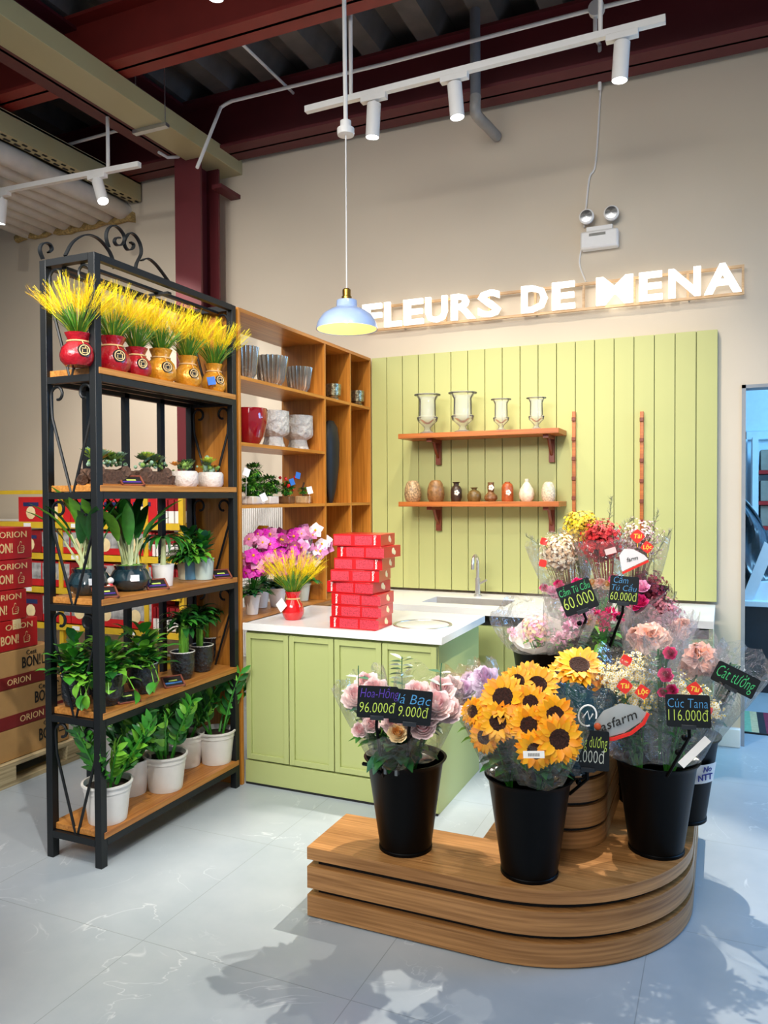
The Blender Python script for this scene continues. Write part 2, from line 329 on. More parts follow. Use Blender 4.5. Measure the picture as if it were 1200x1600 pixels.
# doorway and the room behind it
skyb = mat('blue_white_paint', '#cfe2ee', .6, noise=.03)
steelgrey = mat('grey_edge', '#8f9498', .5, noise=.05)
struct(MB().box((DX, WY-.005, 0), (DX+.022, WY+.125, 2.15)).box((DX, WY-.005, 2.13), (1.45, WY+.125, 2.15)), 'trim_1', steelgrey, smooth=False)
struct(box((-1.5, 8.4, 0), (4, 8.5, 3.2)), 'wall_far', skyb, smooth=False)
struct(box((-1.5, WY+.12, 3.1), (4, 8.5, 3.2)), 'ceiling_far', skyb, smooth=False)
a = at_y(1168, 688, 8.35)
struct(MB().box((a.x-.09, 8.33, .9), (a.x, 8.4, a.z+.09)).box((a.x-.09, 8.33, a.z), (a.x+1.6, 8.4, a.z+.09)), 'trim_2', skyb, bevel=.01)
t = thing('storage_shelf', 'red shelving with cartons in the blue lit room through the doorway', 'shelf', (a.x+.1, 8.1, 0))
redp = mat('red_paint', '#a81e22', .4, noise=.08)
for i, py in enumerate((735, 783, 822)):
    z = at_y(1190, py, 7.9).z; MB().box((a.x+.08, 7.85, z-.035), (a.x+1.6, 8.3, z)).build('shelf_board', redp, t, bevel=.003)
MB().box((a.x+.03, 7.85, 0), (a.x+.08, 8.3, a.z)).build('upright', skyb, t)
cart = mat('grey_brown_carton', '#8e867a', .7, noise=.1)
for i, py in enumerate((735, 783, 822)):
    z = at_y(1190, py, 7.9).z
    tag(box((a.x+.10, 7.9, z), (a.x+.55, 8.25, z+.19)).build('carton', cart, bevel=.004), ['grey carton on the top red shelf beyond the doorway', 'grey carton on the middle red shelf beyond the doorway', 'grey carton on the lowest red shelf beyond the doorway'][i], 'carton')
tc_ = at_z(1165, 1083, 0); t = thing('service_counter', 'dark counter with pale blue ledge standing beyond the doorway', 'counter', (.6, 6.6, 0))
zt = at_y(1160, 938, 6.48).z
box((.0, 6.48, 0), (1.9, 6.9, zt-.04)).build('counter_body', mat('navy_panel', '#16242e', .5, noise=.1), t, bevel=.004)
box((-.02, 6.44, zt-.04), (1.92, 6.95, zt)).build('ledge', skyb, t, bevel=.004)
tr = MB(); p0 = at_y(1158, 935, 6.5); p1 = at_y(1190, 855, 6.5)
tr.prism([(0, 0), (.08, 0), (.23, .40), (.16, .45)], 0, .03)
tr.box((.08, 0, .04), (.34, .14, .34))
o = MB(); o.add([(p0.x+v[0], 6.5+v[2], zt+v[1]) for v in tr.v], tr.f); tag(o.build('open_box', skyb, smooth=False), 'pale blue open carton with tilted flap on the dark counter', 'box')
tarp = MB(); n = 14
for j in range(n+1):
    for i in range(n+1):
        u, v = i/n, j/n; z = zt+.0+v*.90; wd = .46*(1-v*.80)
        tarp.v.append((.02+u*wd+.03*math.sin(v*9+u*3), 6.75-.18*math.sin(PI*u)*(1-v*.5)+.035*math.sin(u*17+v*8), z+.03*math.sin(u*9)-.05*(1-v)*0))
tarp.f = [(j*(n+1)+i, j*(n+1)+i+1, (j+1)*(n+1)+i+1, (j+1)*(n+1)+i) for j in range(n) for i in range(n)]; tarp.mi = [0]*len(tarp.f)
ob = tarp.build('plastic_bag', mat('dark_plastic_sheet', '#2b3f4c', .22, spec=.8, noise=.2)); mo = ob.modifiers.new('s', 'SOLIDIFY'); mo.thickness = .02
tag(ob, 'dark shiny plastic sheet bundled on the counter beyond the doorway', 'plastic sheet')
rug = thing('striped_rug', 'multicolour striped woven rug lying on the floor by the doorway', 'rug', (.5, 5.6, 0))
cols = ['#7fae8c', '#c9b98e', '#20242c', '#7c2440', '#e0d8c0', '#2c6e54', '#3b3f8c', '#7b3fa0', '#d9722c', '#e8a14a', '#b0303c', '#20242c', '#5aa0a8', '#d86a8a']
m = MB(); wds = .042
for i in range(26):
    m.cur = i % len(cols); m.box((DX+.03+i*wds, 5.34, 0), (DX+.03+(i+1)*wds, 5.86, .008))
m.build('woven_stripes', [P(c, 'rug_'+c, rough=.9) for c in cols], rug, smooth=False)
box((DX+.02, 5.33, 0), (DX+.04+26*wds, 5.345, .009)).build('hem', dark, rug)

# ================================================================ GREEN PANELLING
t = thing('wall_panelling', 'light green vertical board panelling covering the wall behind the sink', 'panelling', (-1.16, WY, .85))
x0, x1 = -2.293, -.035; nP = 19; w_ = (x1-x0)/nP
m = MB()
for i in range(nP): m.box((x0+i*w_+.0022, 4.996, .862), (x0+(i+1)*w_-.0022, 5.02, 2.48))
m.build('boards', green2, t, smooth=False, bevel=.0012)
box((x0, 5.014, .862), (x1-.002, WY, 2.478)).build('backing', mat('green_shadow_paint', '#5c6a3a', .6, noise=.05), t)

# ================================================================ BACK COUNTER
marble = mat('white_marble', '#eeedea', .22, noise=.035, nscale=5)
t = thing('base_cabinet', 'green base cabinet under the back worktop with the sink', 'cabinet', (-1.1, 4.4, 0))
MB().box((-2.0, 4.40, .0), (-.05, 4.99, .665)).box((-2.0, 4.40, .665), (-.05, 4.42, .735)).box((-.07, 4.42, .665), (-.05, 4.99, .805)).build('body', green, t, smooth=False)
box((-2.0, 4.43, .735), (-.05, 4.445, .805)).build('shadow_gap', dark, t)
for i in range(4):
    a = -2.28+.0+i*.556+.012
    if i: box((-2.28+i*.556+.004, 4.382, .10), (-2.28+(i+1)*.556-.004, 4.40, .735)).build('door', green, t, bevel=.002)
box((-1.72, 4.382, .10), (-1.17, 4.386, .735))
wt = thing('worktop', 'white marble worktop along the green panelling with a sunken sink', 'worktop', (-1.1, 4.7, .81))
sx0, sx1, sy0, sy1 = -1.72, -1.19, 4.47, 4.76
MB().box((-2.28, 4.33, .805), (sx0, 4.995, .845)).box((sx1, 4.33, .805), (-.045, 4.995, .845)).box((sx0, 4.33, .805), (sx1, sy0, .845)).box((sx0, sy1, .805), (sx1, 4.995, .845)).build('slab', marble, wt, smooth=False)
sk = thing('sink', 'rectangular stainless steel sink set into the back worktop', 'sink', (-1.45, 4.6, .8))
MB().box((sx0-.004, sy0-.004, .68), (sx1+.004, sy0, .804)).box((sx0-.004, sy1, .68), (sx1+.004, sy1+.004, .804)).box((sx0-.004, sy0, .68), (sx0, sy1, .804)).box((sx1, sy0, .68), (sx1+.004, sy1, .804)).box((sx0-.004, sy0-.004, .672), (sx1+.004, sy1+.004, .68)).box((sx0, sy1-.003, .70), (sx1, sy1, .843)).build('bowl', mat('brushed_steel', '#a8a49c', .45, .35, noise=.05), sk, smooth=False)
MB().lathe([(.001, .0), (.035, 0), (.04, .004), (.001, .006)], (-1.45, 4.62, .68), 20).build('drain', mat('dark_steel', '#6a6a68', .3, 1, noise=.05), sk)
fx = at_z(748, 931, .845).x
f = thing('faucet', 'chrome gooseneck faucet standing behind the sink', 'faucet', (fx, 4.86, .845))
MB().lathe([(.001, 0), (.026, 0), (.026, .01), (.017, .014), (.017, .12), (.001, .12)], (fx, 4.86, .845), 18).build('base', chrome, f)
pts = [(fx, 4.86, .96), (fx, 4.86, 1.06)]+[(fx, 4.86-.055+.055*math.cos(a), 1.06+.055*math.sin(a)) for a in [i*PI/8 for i in range(1, 9)]]+[(fx, 4.75, 1.03)]
MB().tube(pts, .011, 10).build('spout', chrome, f)
MB().bar((fx+.015, 4.86, .93), (fx+.065, 4.84, .955), .012).build('lever', chrome, f)

# ================================================================ ISLAND
IX0, IX1, IY0, IY1 = -2.289, -1.222, 3.385, 4.05
t = thing('island_cabinet', 'green island cabinet with four framed doors under a marble top', 'cabinet', ((IX0+IX1)/2, IY0, 0))
MB().box((IX0, IY0+.02, .0), (IX1, IY1, .81)).build('body', green, t, smooth=False, bevel=.002)
box((IX0, IY0-.002, .012), (IX1+.003, IY0+.02, .125)).build('plinth', green, t, bevel=.001)
n = 4; dw = (IX1-IX0-.03)/4
for i in range(4):
    a, b = IX0+.006+i*dw+.003, IX0+.006+(i+1)*dw-.003
    if i == 3: b = IX1-.004
    m = MB(); z0, z1 = .135, .795; fr = .028
    m.box((a, IY0-.004, z0), (a+fr, IY0+.02, z1)).box((b-fr, IY0-.004, z0), (b, IY0+.02, z1)).box((a+fr, IY0-.004, z0), (b-fr, IY0+.02, z0+fr)).box((a+fr, IY0-.004, z1-fr), (b-fr, IY0+.02, z1)).box((a+fr, IY0+.008, z0+fr), (b-fr, IY0+.02, z1-fr))
    m.build('door', green, t, smooth=False, bevel=.0012)
box((IX0, IY0+.0, .0), (IX1, IY0+.01, .012)).build('shadow_strip', dark, t)
wt = thing('island_worktop', 'thick white marble slab on the green island cabinet', 'worktop', (-1.75, 3.7, .81))
box((IX0-.0, IY0-.02, .81), (IX1+.03, IY1+.02, .848)).build('slab', mat('veined_marble', '#eeedea', .2, noise=.05, nscale=4), wt, bevel=.002)
lid = thing('waste_chute_lid', 'round steel rimmed lid let into the island worktop', 'lid', (-1.40, 3.66, .848))
MB().open_lathe([(.135, 0), (.137, .004), (.15, .004), (.152, 0)], (-1.40, 3.66, .848), 40).build('rim', chrome, lid)
MB().lathe([(.001, .0015), (.134, .0015), (.134, .0005), (.001, .0005)], (-1.40, 3.66, .848), 40).build('disc', mat('pale_grey_disc', '#c9cbbf', .3, noise=.05), lid)

# ================================================================ BOOKCASE
BX0, BX1, BY0, BY1 = -2.60, -2.293, 3.355, 4.99
t = thing('display_shelving', 'tall honey oak cubby shelving unit beside the green panelling', 'bookcase', (-2.45, 4.2, 0))
th = .02
for y, nm in ((BY0, 'end_panel'), (BY1-th, 'end_panel')): box((BX0, y, 0), (BX1, y+th, 2.48)).build(nm, CASEZ, t, bevel=.001)
box((BX0, BY0+th, 2.46), (BX1, BY1-th, 2.48)).build('top_panel', CASEY, t)
for y in (4.295, 4.655): box((BX0, y, .85), (BX1-.001, y+.015, 2.46)).build('divider', CASEZ, t)
for z, ya, yb in ((2.12, BY0+th, 4.295), (2.12, 4.31, 4.655), (2.12, 4.67, BY1-th), (1.775, BY0+th, 4.295), (1.448, BY0+th, 4.295), (1.448, 4.31, 4.655), (1.448, 4.67, BY1-th)):
    box((BX0, ya, z-.006), (BX1-.002, yb, z+.012)).build('shelf_board', CASEY, t)
box((BX0, BY0+th, .815), (BX1+.02, BY1-th, .848)).build('base_board', OAKY, t)
box((BX0-.01, 4.30, .85), (BX0, BY1, 2.47)).build('back_panel', CASEZ, t)
box((BX0+.02, 4.05, 0), (BX1-.005, BY1-th, .81)).build('plinth_cabinet', green, t)

# ribbed white wall panel behind
rp = MB()
for i in range(52): rp.box((-3.38+i*.018, 4.95, .30), (-3.38+i*.018+.012, 4.965, 1.44))
rp.box((-3.40, 4.965, .28), (-2.44, 4.98, 1.455))
struct(rp, 'trim_3', white, smooth=False)

# ================================================================ PLANT RACK
RX0, RX1, RY0, RY1 = -2.59, -2.293, 2.362, 3.335
ZS = [2.026, 1.552, 1.09, .628, .142]
t = rack = thing('plant_rack', 'black metal shelving rack with oak shelves full of potted plants', 'rack', (-2.44, 2.85, 0)); ps = .034
for x in (RX0, RX1-ps):
    for y in (RY0, RY1-ps):
        p = MB().box((x, y, 0), (x+ps, y+ps, 2.48)).build('post', black, t, bevel=.002)
m = MB().box((RX0+ps, RY0, 2.452), (RX1-ps, RY0+ps, 2.48)).box((RX0+ps, RY1-ps, 2.452), (RX1-ps, RY1, 2.48)).box((RX0, RY0+ps, 2.452), (RX0+.028, RY1-ps, 2.48)).box((RX1-.028, RY0+ps, 2.452), (RX1, RY1-ps, 2.48))
for x in (-2.50, -2.40): m.box((x, RY0+ps, 2.44), (x+.025, RY1-ps, 2.452))
m.box((RX0+.028, 2.84, 2.43), (RX1-.028, 2.865, 2.44))
m.build('top_frame', black, t, smooth=False)
for z in ZS:
    box((RX0+.01, RY0+ps*.5, z-.026), (RX1+.003, RY1-.01, z)).build('shelf_board', OAKY, t, bevel=.002)
    m = MB(); zz = z-.028
    m.box((RX0+ps, RY0, zz-.028), (RX1-ps, RY0+.025, zz)).box((RX0+ps, RY1-.025, zz-.028), (RX1-ps, RY1, zz)).box((RX0, RY0+ps, zz-.028), (RX0+.025, RY1-ps, zz)).box((RX1-.025, RY0+ps, zz-.028), (RX1, RY1-ps, zz))
    for x in (-2.50, -2.40): m.box((x, RY0+.03, zz-.02), (x+.02, RY1-.03, zz))
    m.build('shelf_frame', black, t, smooth=False)
for y in (2.60, 2.84, 3.09): box((RX0, y-.015, .15), (RX0+.025, y+.015, ZS[0]-.03)).build('back_bar', black, t)
def vbrace(y, z0, z1):
    for sgn, xs in ((1, RX0+ps+.006), (-1, RX1-ps-.006)):
        xm = (RX0+RX1)/2; pts = [(xm-sgn*.006, y, z0), (xs+sgn*.004, y, z1-.14), (xs, y, z1-.09)]
        cx, cz, rr = xs+sgn*.032, z1-.045, .034
        for k in range(11):
            a = PI-k*R(27); r2 = rr if k < 5 else rr*(1-(k-4)*.075)
            pts.append((cx+sgn*r2*math.cos(a), y, cz+r2*math.sin(a)))
        MB().tube(pts, .0062, 6).build('scroll_brace', black, rack)
zz = [2.45]+[z-.056 for z in ZS]
for y in (RY0+.018, RY1-.018):
    for k in range(5): vbrace(y, ZS[k]-.03, zz[k])
def crv(pts, n=5):
    pts = [Vector(p) for p in pts]; out = []
    for i in range(len(pts)-1):
        p0, p1, p2, p3 = pts[max(i-1, 0)], pts[i], pts[i+1], pts[min(i+2, len(pts)-1)]
        for k in range(n):
            u = k/n; out.append(.5*((2*p1)+(p2-p0)*u+(2*p0-5*p1+4*p2-p3)*u*u+(3*p1-p0-3*p2+p3)*u**3))
    return out+[pts[-1]]
for c in ([(125,300),(103,240),(110,200),(140,182),(175,195),(188,230),(165,252)], [(285,275),(330,190),(390,140),(450,124),(520,150),(580,210),(620,280),(640,370)],
          [(600,215),(580,140),(595,80),(635,58),(680,85),(712,140),(700,190),(660,200),(640,170),(655,145),(680,148)],
          [(790,385),(800,330),(832,260),(825,190),(790,130),(750,112),(720,150),(712,190),(735,232),(770,225),(778,195),(755,178)], [(835,310),(880,295),(930,330),(980,390),(1030,460)]):
    q = [at_x(40+x/4.615, 340+y/4.615, -2.578) for x, y in c]
    q = crv(q); 
    m = MB(); vs = []; fs = []
    for i, p in enumerate(q):
        tn = (q[min(i+1, len(q)-1)]-q[max(i-1, 0)]).normalized(); nn = Vector((1, 0, 0)).cross(tn)*.003
        vs += [p+Vector((-.009, 0, 0))-nn, p+Vector((.009, 0, 0))-nn, p+Vector((.009, 0, 0))+nn, p+Vector((-.009, 0, 0))+nn]
    for i in range(len(q)-1):
        for k in range(4): fs.append((i*4+k, i*4+(k+1) % 4, i*4+4+(k+1) % 4, i*4+4+k))
    m.add(vs, fs).build('crown_scroll', black, rack)

# ================================================================ WALL SHELVES
for z, nm in ((1.915, 'upper oak wall shelf carrying the glass urns'), (1.465, 'lower oak wall shelf carrying the small clay vases')):
    t = thing('wall_shelf', nm, 'shelf', (-1.5, 4.99, z), 'oak shelves on the green panelling')
    a, b = at_y(622, 690, 4.74).x, at_y(873, 680, 4.74).x
    box((a, 4.74, z-.032), (b, 4.996, z)).build('board', SHELFX, t, bevel=.002)
    for x in (a+.20, b-.09):
        m = MB().box((x-.018, 4.965, z-.20), (x+.018, 4.996, z-.032)).box((x-.018, 4.79, z-.055), (x+.018, 4.965, z-.032))
        m.tube([(x, 4.97, z-.15), (x, 4.93, z-.12), (x, 4.90, z-.08), (x, 4.88, z-.05)], .011, 6)
        m.build('bracket', DKWOOD, t, smooth=False, bevel=.001)
g = 'slim wooden rails'
for px, lb in ((897, 'slim wooden rail on the panelling just right of the shelves'), (1003, 'slim wooden rail on the panelling nearer the doorway')):
    p = at_y(px, 643, 4.985); t = thing('wall_rail', lb, 'rail', (p.x, 4.99, 1.6), g)
    m = MB(); zz = p.z; zb = 1.12
    m.box((p.x-.011, 4.975, zb), (p.x+.011, 4.996, zz)); m.build('strip', SHELFX, t, bevel=.002)
    for k in range(7):
        z = zz-.05-k*.125
        if z > zb: box((p.x-.012, 4.965, z-.012), (p.x+.012, 4.976, z+.012)).build('peg_block', DKWOOD, t, bevel=.002)

# ================================================================ ILLUMINATED SIGN
ledm = mat('lit_white_acrylic', '#fffdf6', .4, emit=1.15); 
t = thing('letter_sign', 'illuminated white letters FLEURS DE MENA on a slim wooden frame', 'sign', (-1.1, 5.0, 2.75))
a, b = at_y(568, 500, 4.985).x, at_y(1163, 430, 4.985).x
m = MB().box((a, 4.985, 2.668), (b, 5.005, 2.684)).box((a, 4.985, 2.826), (b, 5.005, 2.842)).box((a, 4.985, 2.684), (a+.014, 5.005, 2.826)).box((b-.014, 4.985, 2.684), (b, 5.005, 2.826))
for i in range(1, 8): xx = a+(b-a)*i/8; m.box((xx-.007, 4.987, 2.684), (xx+.007, 5.003, 2.826))
m.build('frame', wood('pale_wood', '#d8b07e', '#b98d58', 0), t, smooth=False)
zlo, zhi = 2.668, 2.852
for ch, xa, xb in (('F',565,596),('L',599,627),('E',629,661),('U',663,699),('R',703,743),('S',745,783),('D',813,856),('E',861,899),('M',930,990),('E',997,1036),('N',1043,1096),('A',1099,1160)):
    A, B = at_y(xa, 480, 4.955).x+.004, at_y(xb, 480, 4.955).x-.004
    M = Matrix.Translation(((A+B)/2, 4.968, (zlo+zhi)/2)) @ Matrix.Rotation(R(90), 4, 'X')
    text(ch, M, (zhi-zlo)*.90, ledm, t, 'letter', .012, bold=.045, width=B-A)
for x in (a+.3, (a+b)/2, b-.3): MB().bar((x, 5.0, 2.676), (x, WY, 2.676), .008).build('standoff', chrome, t)

# emergency light
e = at_y(937, 375, WY-.04); t = thing('emergency_light', 'white twin head emergency light mounted on the wall above the sign', 'emergency light', (e.x, WY, e.z))
box((e.x-.115, WY-.075, e.z-.055), (e.x+.115, WY, e.z+.055)).build('housing', white, t, bevel=.012)
box((e.x-.06, WY-.079, e.z+.02), (e.x+.04, WY-.074, e.z+.036)).build('indicator_slot', mat('grey_slot', '#7d7a70', .4, noise=.1), t)
box((e.x-.08, WY-.06, e.z+.055), (e.x+.08, WY-.02, e.z+.085)).build('lamp_bar', white, t, bevel=.004)
for s in (-1, 1):
    hx = e.x+s*.075; M = Matrix.Rotation(R(90), 4, 'X')
    h = MB().lathe([(.001, -.045), (.03, -.045), (.045, -.01), (.046, .012), (.04, .016), (.001, .016)], (hx, WY-.07, e.z+.145), 22, M).build('lamp_head', white, t)
    MB().lathe([(.001, .0), (.02, .004), (.037, .004), (.001, .006)], (hx, WY-.086, e.z+.145), 22, M).build('reflector', mat('reflector', '#d9dadb', .12, 1, noise=.2, nscale=90), h)
cab = [(e.x-.10, WY-.012, e.z+.1), (e.x-.07, WY-.012, e.z+.4), (e.x-.03, WY-.012, 3.6), (e.x+.0, WY-.012, 4.05)]
tag(MB().tube(crv(cab), .006, 6).tube(crv([(e.x-.11, WY-.01, e.z-.0), (e.x-.13, WY-.01, e.z-.12), (e.x-.09, WY-.01, 2.86)]), .005, 6).build('cable', white), 'thin pale cable running down the wall to the emergency light', 'cable')

# ================================================================ PENDANT
PY = 3.55; pc = at_y(542, 515, PY); zt = at_y(541, 452, PY).z; zb = pc.z
t = thing('pendant_lamp', 'pale blue enamel dome pendant hanging above the marble island', 'pendant lamp', (pc.x, PY, zb))
r_ = (at_y(585, 515, PY)-at_y(499, 515, PY)).length/2
enam = mat('pale_blue_enamel', '#a9bfe6', .15, coat=.5, noise=.02)
H = at_y(541, 470, PY).z-zb; 
prof = [(r_, 0), (r_*.99, H*.10), (r_*.95, H*.25), (r_*.80, H*.50), (r_*.55, H*.68), (r_*.36, H*.76), (r_*.34, H*.80), (r_*.33, H), (r_*.22, H*1.04)]
MB().open_lathe(prof+[(r_*.2, H), (r_*.30, H*.78), (r_*.5, H*.66), (r_*.77, H*.48), (r_*.92, H*.24), (r_*.97, 0.002), (r_, 0)], (pc.x, PY, zb), 40).build('shade', enam, t)
MB().open_lathe([(r_*.965, .003), (r_*.91, H*.24), (r_*.76, H*.475), (r_*.49, H*.65), (r_*.05, H*.75)], (pc.x, PY, zb), 40).build('inner_lining', mat('cream_lining', '#f4dea2', .5, noise=.02), t)
MB().lathe([(.001, 0), (.026, 0), (.026, .02), (.021, .024), (.021, .055), (.014, .062), (.001, .062)], (pc.x, PY, zb+H), 18).build('socket_cap', mat('brass', '#9c7a35', .25, .9, noise=.1), t)
MB().ball((pc.x, PY, zb+H*.45), .032, 14, 10).build('bulb', mat('lit_bulb', '#fff0c8', .3, emit=6), t)
cz = at_y(541, 205, PY).z
MB().tube([(pc.x, PY, zb+H+.06), (pc.x, PY, cz)], .0035, 6).build('cord', white, t)
MB().lathe([(.001, -.02), (.042, -.02), (.044, -.01), (.044, .012), (.028, .016), (.028, .05), (.001, .05)], (pc.x, PY, cz), 22).build('canopy', white, t)
MB().tube([(pc.x, PY, cz+.05), (pc.x-.005, PY, 4.05)], .011, 8).build('rod', white, t)
lamp('POINT', 'pendant_glow', (pc.x, PY, zb+H*.3), (0, 0, 0), 2, (1, .82, .5), shadow_soft_size=.03)

# ================================================================ TRACK LIGHTS
def track(name, a, b, label):
    a, b = Vector(a), Vector(b); t = thing('track_rail', label, 'track', a)
    MB().bar(a, b, .034).build('rail', white, t, smooth=False); return t
def head(p, aim, label, L=.175, r=.038):
    p = Vector(p); t = thing('track_spotlight', label, 'spotlight', p, 'white cylinder spotlights on the ceiling tracks')
    box((p.x-.075, p.y-.02, p.z-.045), (p.x+.075, p.y+.02, p.z-.012)).build('adapter', white, t, bevel=.003)
    d = (Vector(aim)-p).normalized(); q = p+Vector((0, 0, -.06)); M = d.to_track_quat('Z', 'Y').to_matrix().to_4x4()
    MB().tube([p+Vector((0, 0, -.04)), q], .012, 8).build('arm', white, t)
    c = MB().lathe([(.001, 0), (r, 0), (r, L), (r*.92, L+.001), (r*.88, L-.012), (.001, L-.012)], q, 24, M).build('barrel', white, t)
    MB().lathe([(.001, 0), (r*.86, 0), (r*.86, .004), (.001, .004)], q+d*(L-.011), 20, M).build('lens', mat('lit_lens', '#fbfdff', .3, emit=16), c)
ty = 3.87
track('t', at_y(478, 172, ty), at_y(1040, 30, ty), 'long white lighting track in front of the beige wall')
A = at_y(478, 172, ty); B = at_y(1040, 30, ty)
def tp(px): k = (at_y(px, 100, ty).x-A.x)/(B.x-A.x); return A+(B-A)*k
head(tp(584), at_y(577, 300, ty+.02), 'white track spotlight nearest the pendant cord')
head(tp(710), at_y(726, 300, ty), 'white track spotlight in the middle of the long track, by the grey drainpipe')
head(tp(972), at_y(955, 300, ty), 'white track spotlight at the right end of the long track')
q_ = at_y(337, -84, 3.0); head(q_, at_y(338, 300, 3.0), 'white track spotlight just peeping in at the top edge of the view'); p = q_
tag(MB().tube([q_+Vector((0, 0, -.02)), (q_.x, q_.y, 4.5)], .011, 8).build('suspension_tube', white), 'white tube above the spotlight at the top edge', 'tube')
for px in (548, 938):
    p = tp(px); tag(MB().tube([p+Vector((0, 0, .015)), (p.x, p.y, 4.5)], .011, 8).build('suspension_tube', white), ['white tube holding up the left end of the long track', 'white tube holding up the right end of the long track'][px > 600], 'tube')
ty2 = 4.1; A2 = at_y(218, 257, ty2); B2 = at_y(-120, 322, ty2)
track('t', A2, B2, 'short white lighting track at the upper left over the cartons')
A = A2; B = B2; ty = ty2
head(tp(150), at_y(168, 325, ty2-.05), 'tilted white track spotlight at the upper left')
head(tp(0), at_y(-6, 400, ty2), 'white track spotlight cut by the left picture edge')
p = tp(167); tag(MB().tube([p, (p.x, p.y, 4.5)], .013, 8).build('suspension_tube', white), 'white tube holding up the short upper left track', 'tube')
# conduits and drainpipe
cy = 4.55
q = [at_y(308, 262, 4.3)]+[at_y(x, y, cy) for x, y in ((345,168),(352,163),(362,158),(600,100),(930,14),(1010,-6))]
tag(MB().tube(q, .012, 8).build('conduit', white), 'long white conduit crossing under the metal deck', 'conduit')
tag(MB().tube([at_z(366, 57, 4.40), at_z(465, 152, 4.40)], .011, 8).build('conduit', white), 'short white conduit crossing the long one at an angle', 'conduit')
tag(MB().tube([at_y(930, 14, cy), at_y(930, 60, cy), at_y(937, 70, cy+.3)]+[at_y(937, 140, 5.02)], .012, 8).build('conduit', white), 'white conduit dropping from the round junction box to the wall', 'conduit')
tag(MB().lathe([(.001, -.02), (.045, -.02), (.045, .02), (.001, .02)], at_y(932, 14, cy), 18, Matrix.Rotation(R(90), 4, 'X')).build('junction_box', white), 'round white junction box under the metal deck', 'junction box')
tag(MB().tube([at_y(248, 238, 4.5), at_y(262, 246, 4.6), at_y(285, 245, 4.68)], .011, 8).build('conduit', white), 'bent white conduit by the top of the red column', 'conduit')
tag(MB().tube([at_y(85, 232, 4.4), at_y(180, 205, 4.4), at_y(200, 203, 4.4)], .011, 8).build('conduit', white), 'white conduit in the dark ceiling at the upper left', 'conduit')
pg = mat('grey_pvc', '#6d7076', .4, noise=.08); py_ = 4.6
t = thing('drainpipe', 'grey plastic drainpipe dropping from the deck and elbowing to the wall', 'pipe', at_y(742, 165, py_))
MB().tube([at_y(742, 14, py_), at_y(743, 165, py_)], .032, 16).build('pipe', pg, t)
MB().tube(crv([at_y(743, 150, py_), at_y(743, 175, py_), at_y(752, 188, py_+.12), at_y(762, 198, py_+.25), at_y(776, 213, 5.03)]), .034, 16).build('elbow', mat('pale_grey_pvc', '#94928e', .4, noise=.08), t)

# ================================================================ TWO-TIER PLINTH
BAND = wood('oak_band', '#c08a52', '#845628', 0, coord='UV')
def outline(off=0, r=.60, back=3.62):
    cx, cy_ = -.097-r, 2.385+r; r2 = r-off
    pts = [(-1.357+off, 2.385+off)]+[(cx+r2*math.sin(a), cy_-r2*math.cos(a)) for a in [i*PI/2/20 for i in range(21)]]
    pts += [(-.097-off, back-off), (-.80+off, back-off), (-.80+off, 2.70-off), (-1.357+off, 2.70-off)]
    return pts
t = thing('display_plinth', 'low slatted oak plinth with a rounded corner holding the flower buckets', 'plinth', (-.7, 2.7, 0))
MB().prism(outline(.03), .0, .235).build('core', dark, t, smooth=False)
for a, b in ((.006, .081), (.1055, .183)): wrap_uv(MB().prism(outline(0), a, b).build('slat_band', BAND, t), len(outline(0)))
wrap_uv(MB().prism(outline(0), .2085, .252).build('top_board', BAND, t), len(outline(0)))
t = thing('riser', 'curved slatted oak riser standing on the plinth behind the sunflowers', 'plinth', (-.55, 2.9, .252))
def ro(r, cx=-.55, c0=2.88, c1=3.36): return [(cx+r*math.sin(a), c0-r*math.cos(a)) for a in [-PI/2+i*PI/16 for i in range(17)]]+[(cx+r, c1), (cx-r, c1)]
MB().prism(ro(.148), .252, .54).build('core', dark, t, smooth=False)
z = .254
for k in range(4):
    h = .060 if k == 0 else .076
    wrap_uv(MB().prism(ro(.162), z, min(z+h, .56)).build('slat_band', BAND, t), 19); z += h+.014
t = thing('rear_riser', 'taller dark riser hidden behind the upper flower buckets', 'plinth', (-.5, 3.6, 0))
box((-.78, 3.40, .252), (-.24, 3.60, .78)).build('body', OAKX, t)
# ================================================================ YELLOW GONDOLA AND SNACK BOXES
yel = mat('yellow_metal', '#d9b22a', .4, noise=.06); redbox = mat('red_print', '#c81f24', .4, noise=.06); dred = mat('maroon_print', '#8d1a20', .4, noise=.1)
greyp = mat('grey_print', '#a3a2a0', .4, noise=.5, nscale=22); cream = mat('cream_print', '#f0d9a4', .5, noise=.1); navy = mat('navy_print', '#26315e', .4, noise=.1)
GY = 4.30; gx0, gx1 = -6.2, -3.43
t = thing('gondola_shelving', 'yellow metal shop shelving loaded with red snack boxes behind the rack', 'shelving', (-4.6, 4.5, 0))
for x in (-4.56, -3.75, -3.44): box((x-.02, GY+.02, 0), (x+.02, GY+.05, 1.547)).build('upright', yel, t)
gz = [1.32, 1.085, .83, .56, .28]
MB().bar((gx0, GY+.03, 1.547), (-4.54, GY+.03, 1.547), .03).build('top_rail', yel, t)
for z in gz:
    m = box((gx0, GY, z-.03), (gx1 if z < 1.3 else gx1, GY+.50, z-.015)); m.box((gx0, GY-.008, z-.045), (gx1, GY, z)); m.build('shelf_tray', yel, t, smooth=False)
    for x in (-4.9, -4.42, -3.9): box((x, GY-.012, z-.038), (x+.07, GY-.008, z-.008)).build('price_ticket', paper, t)
box((gx0, 4.84, 0), (gx1, 4.86, 1.32)).build('back_sheet', white, t)
g = 'snack boxes on the yellow shelving'
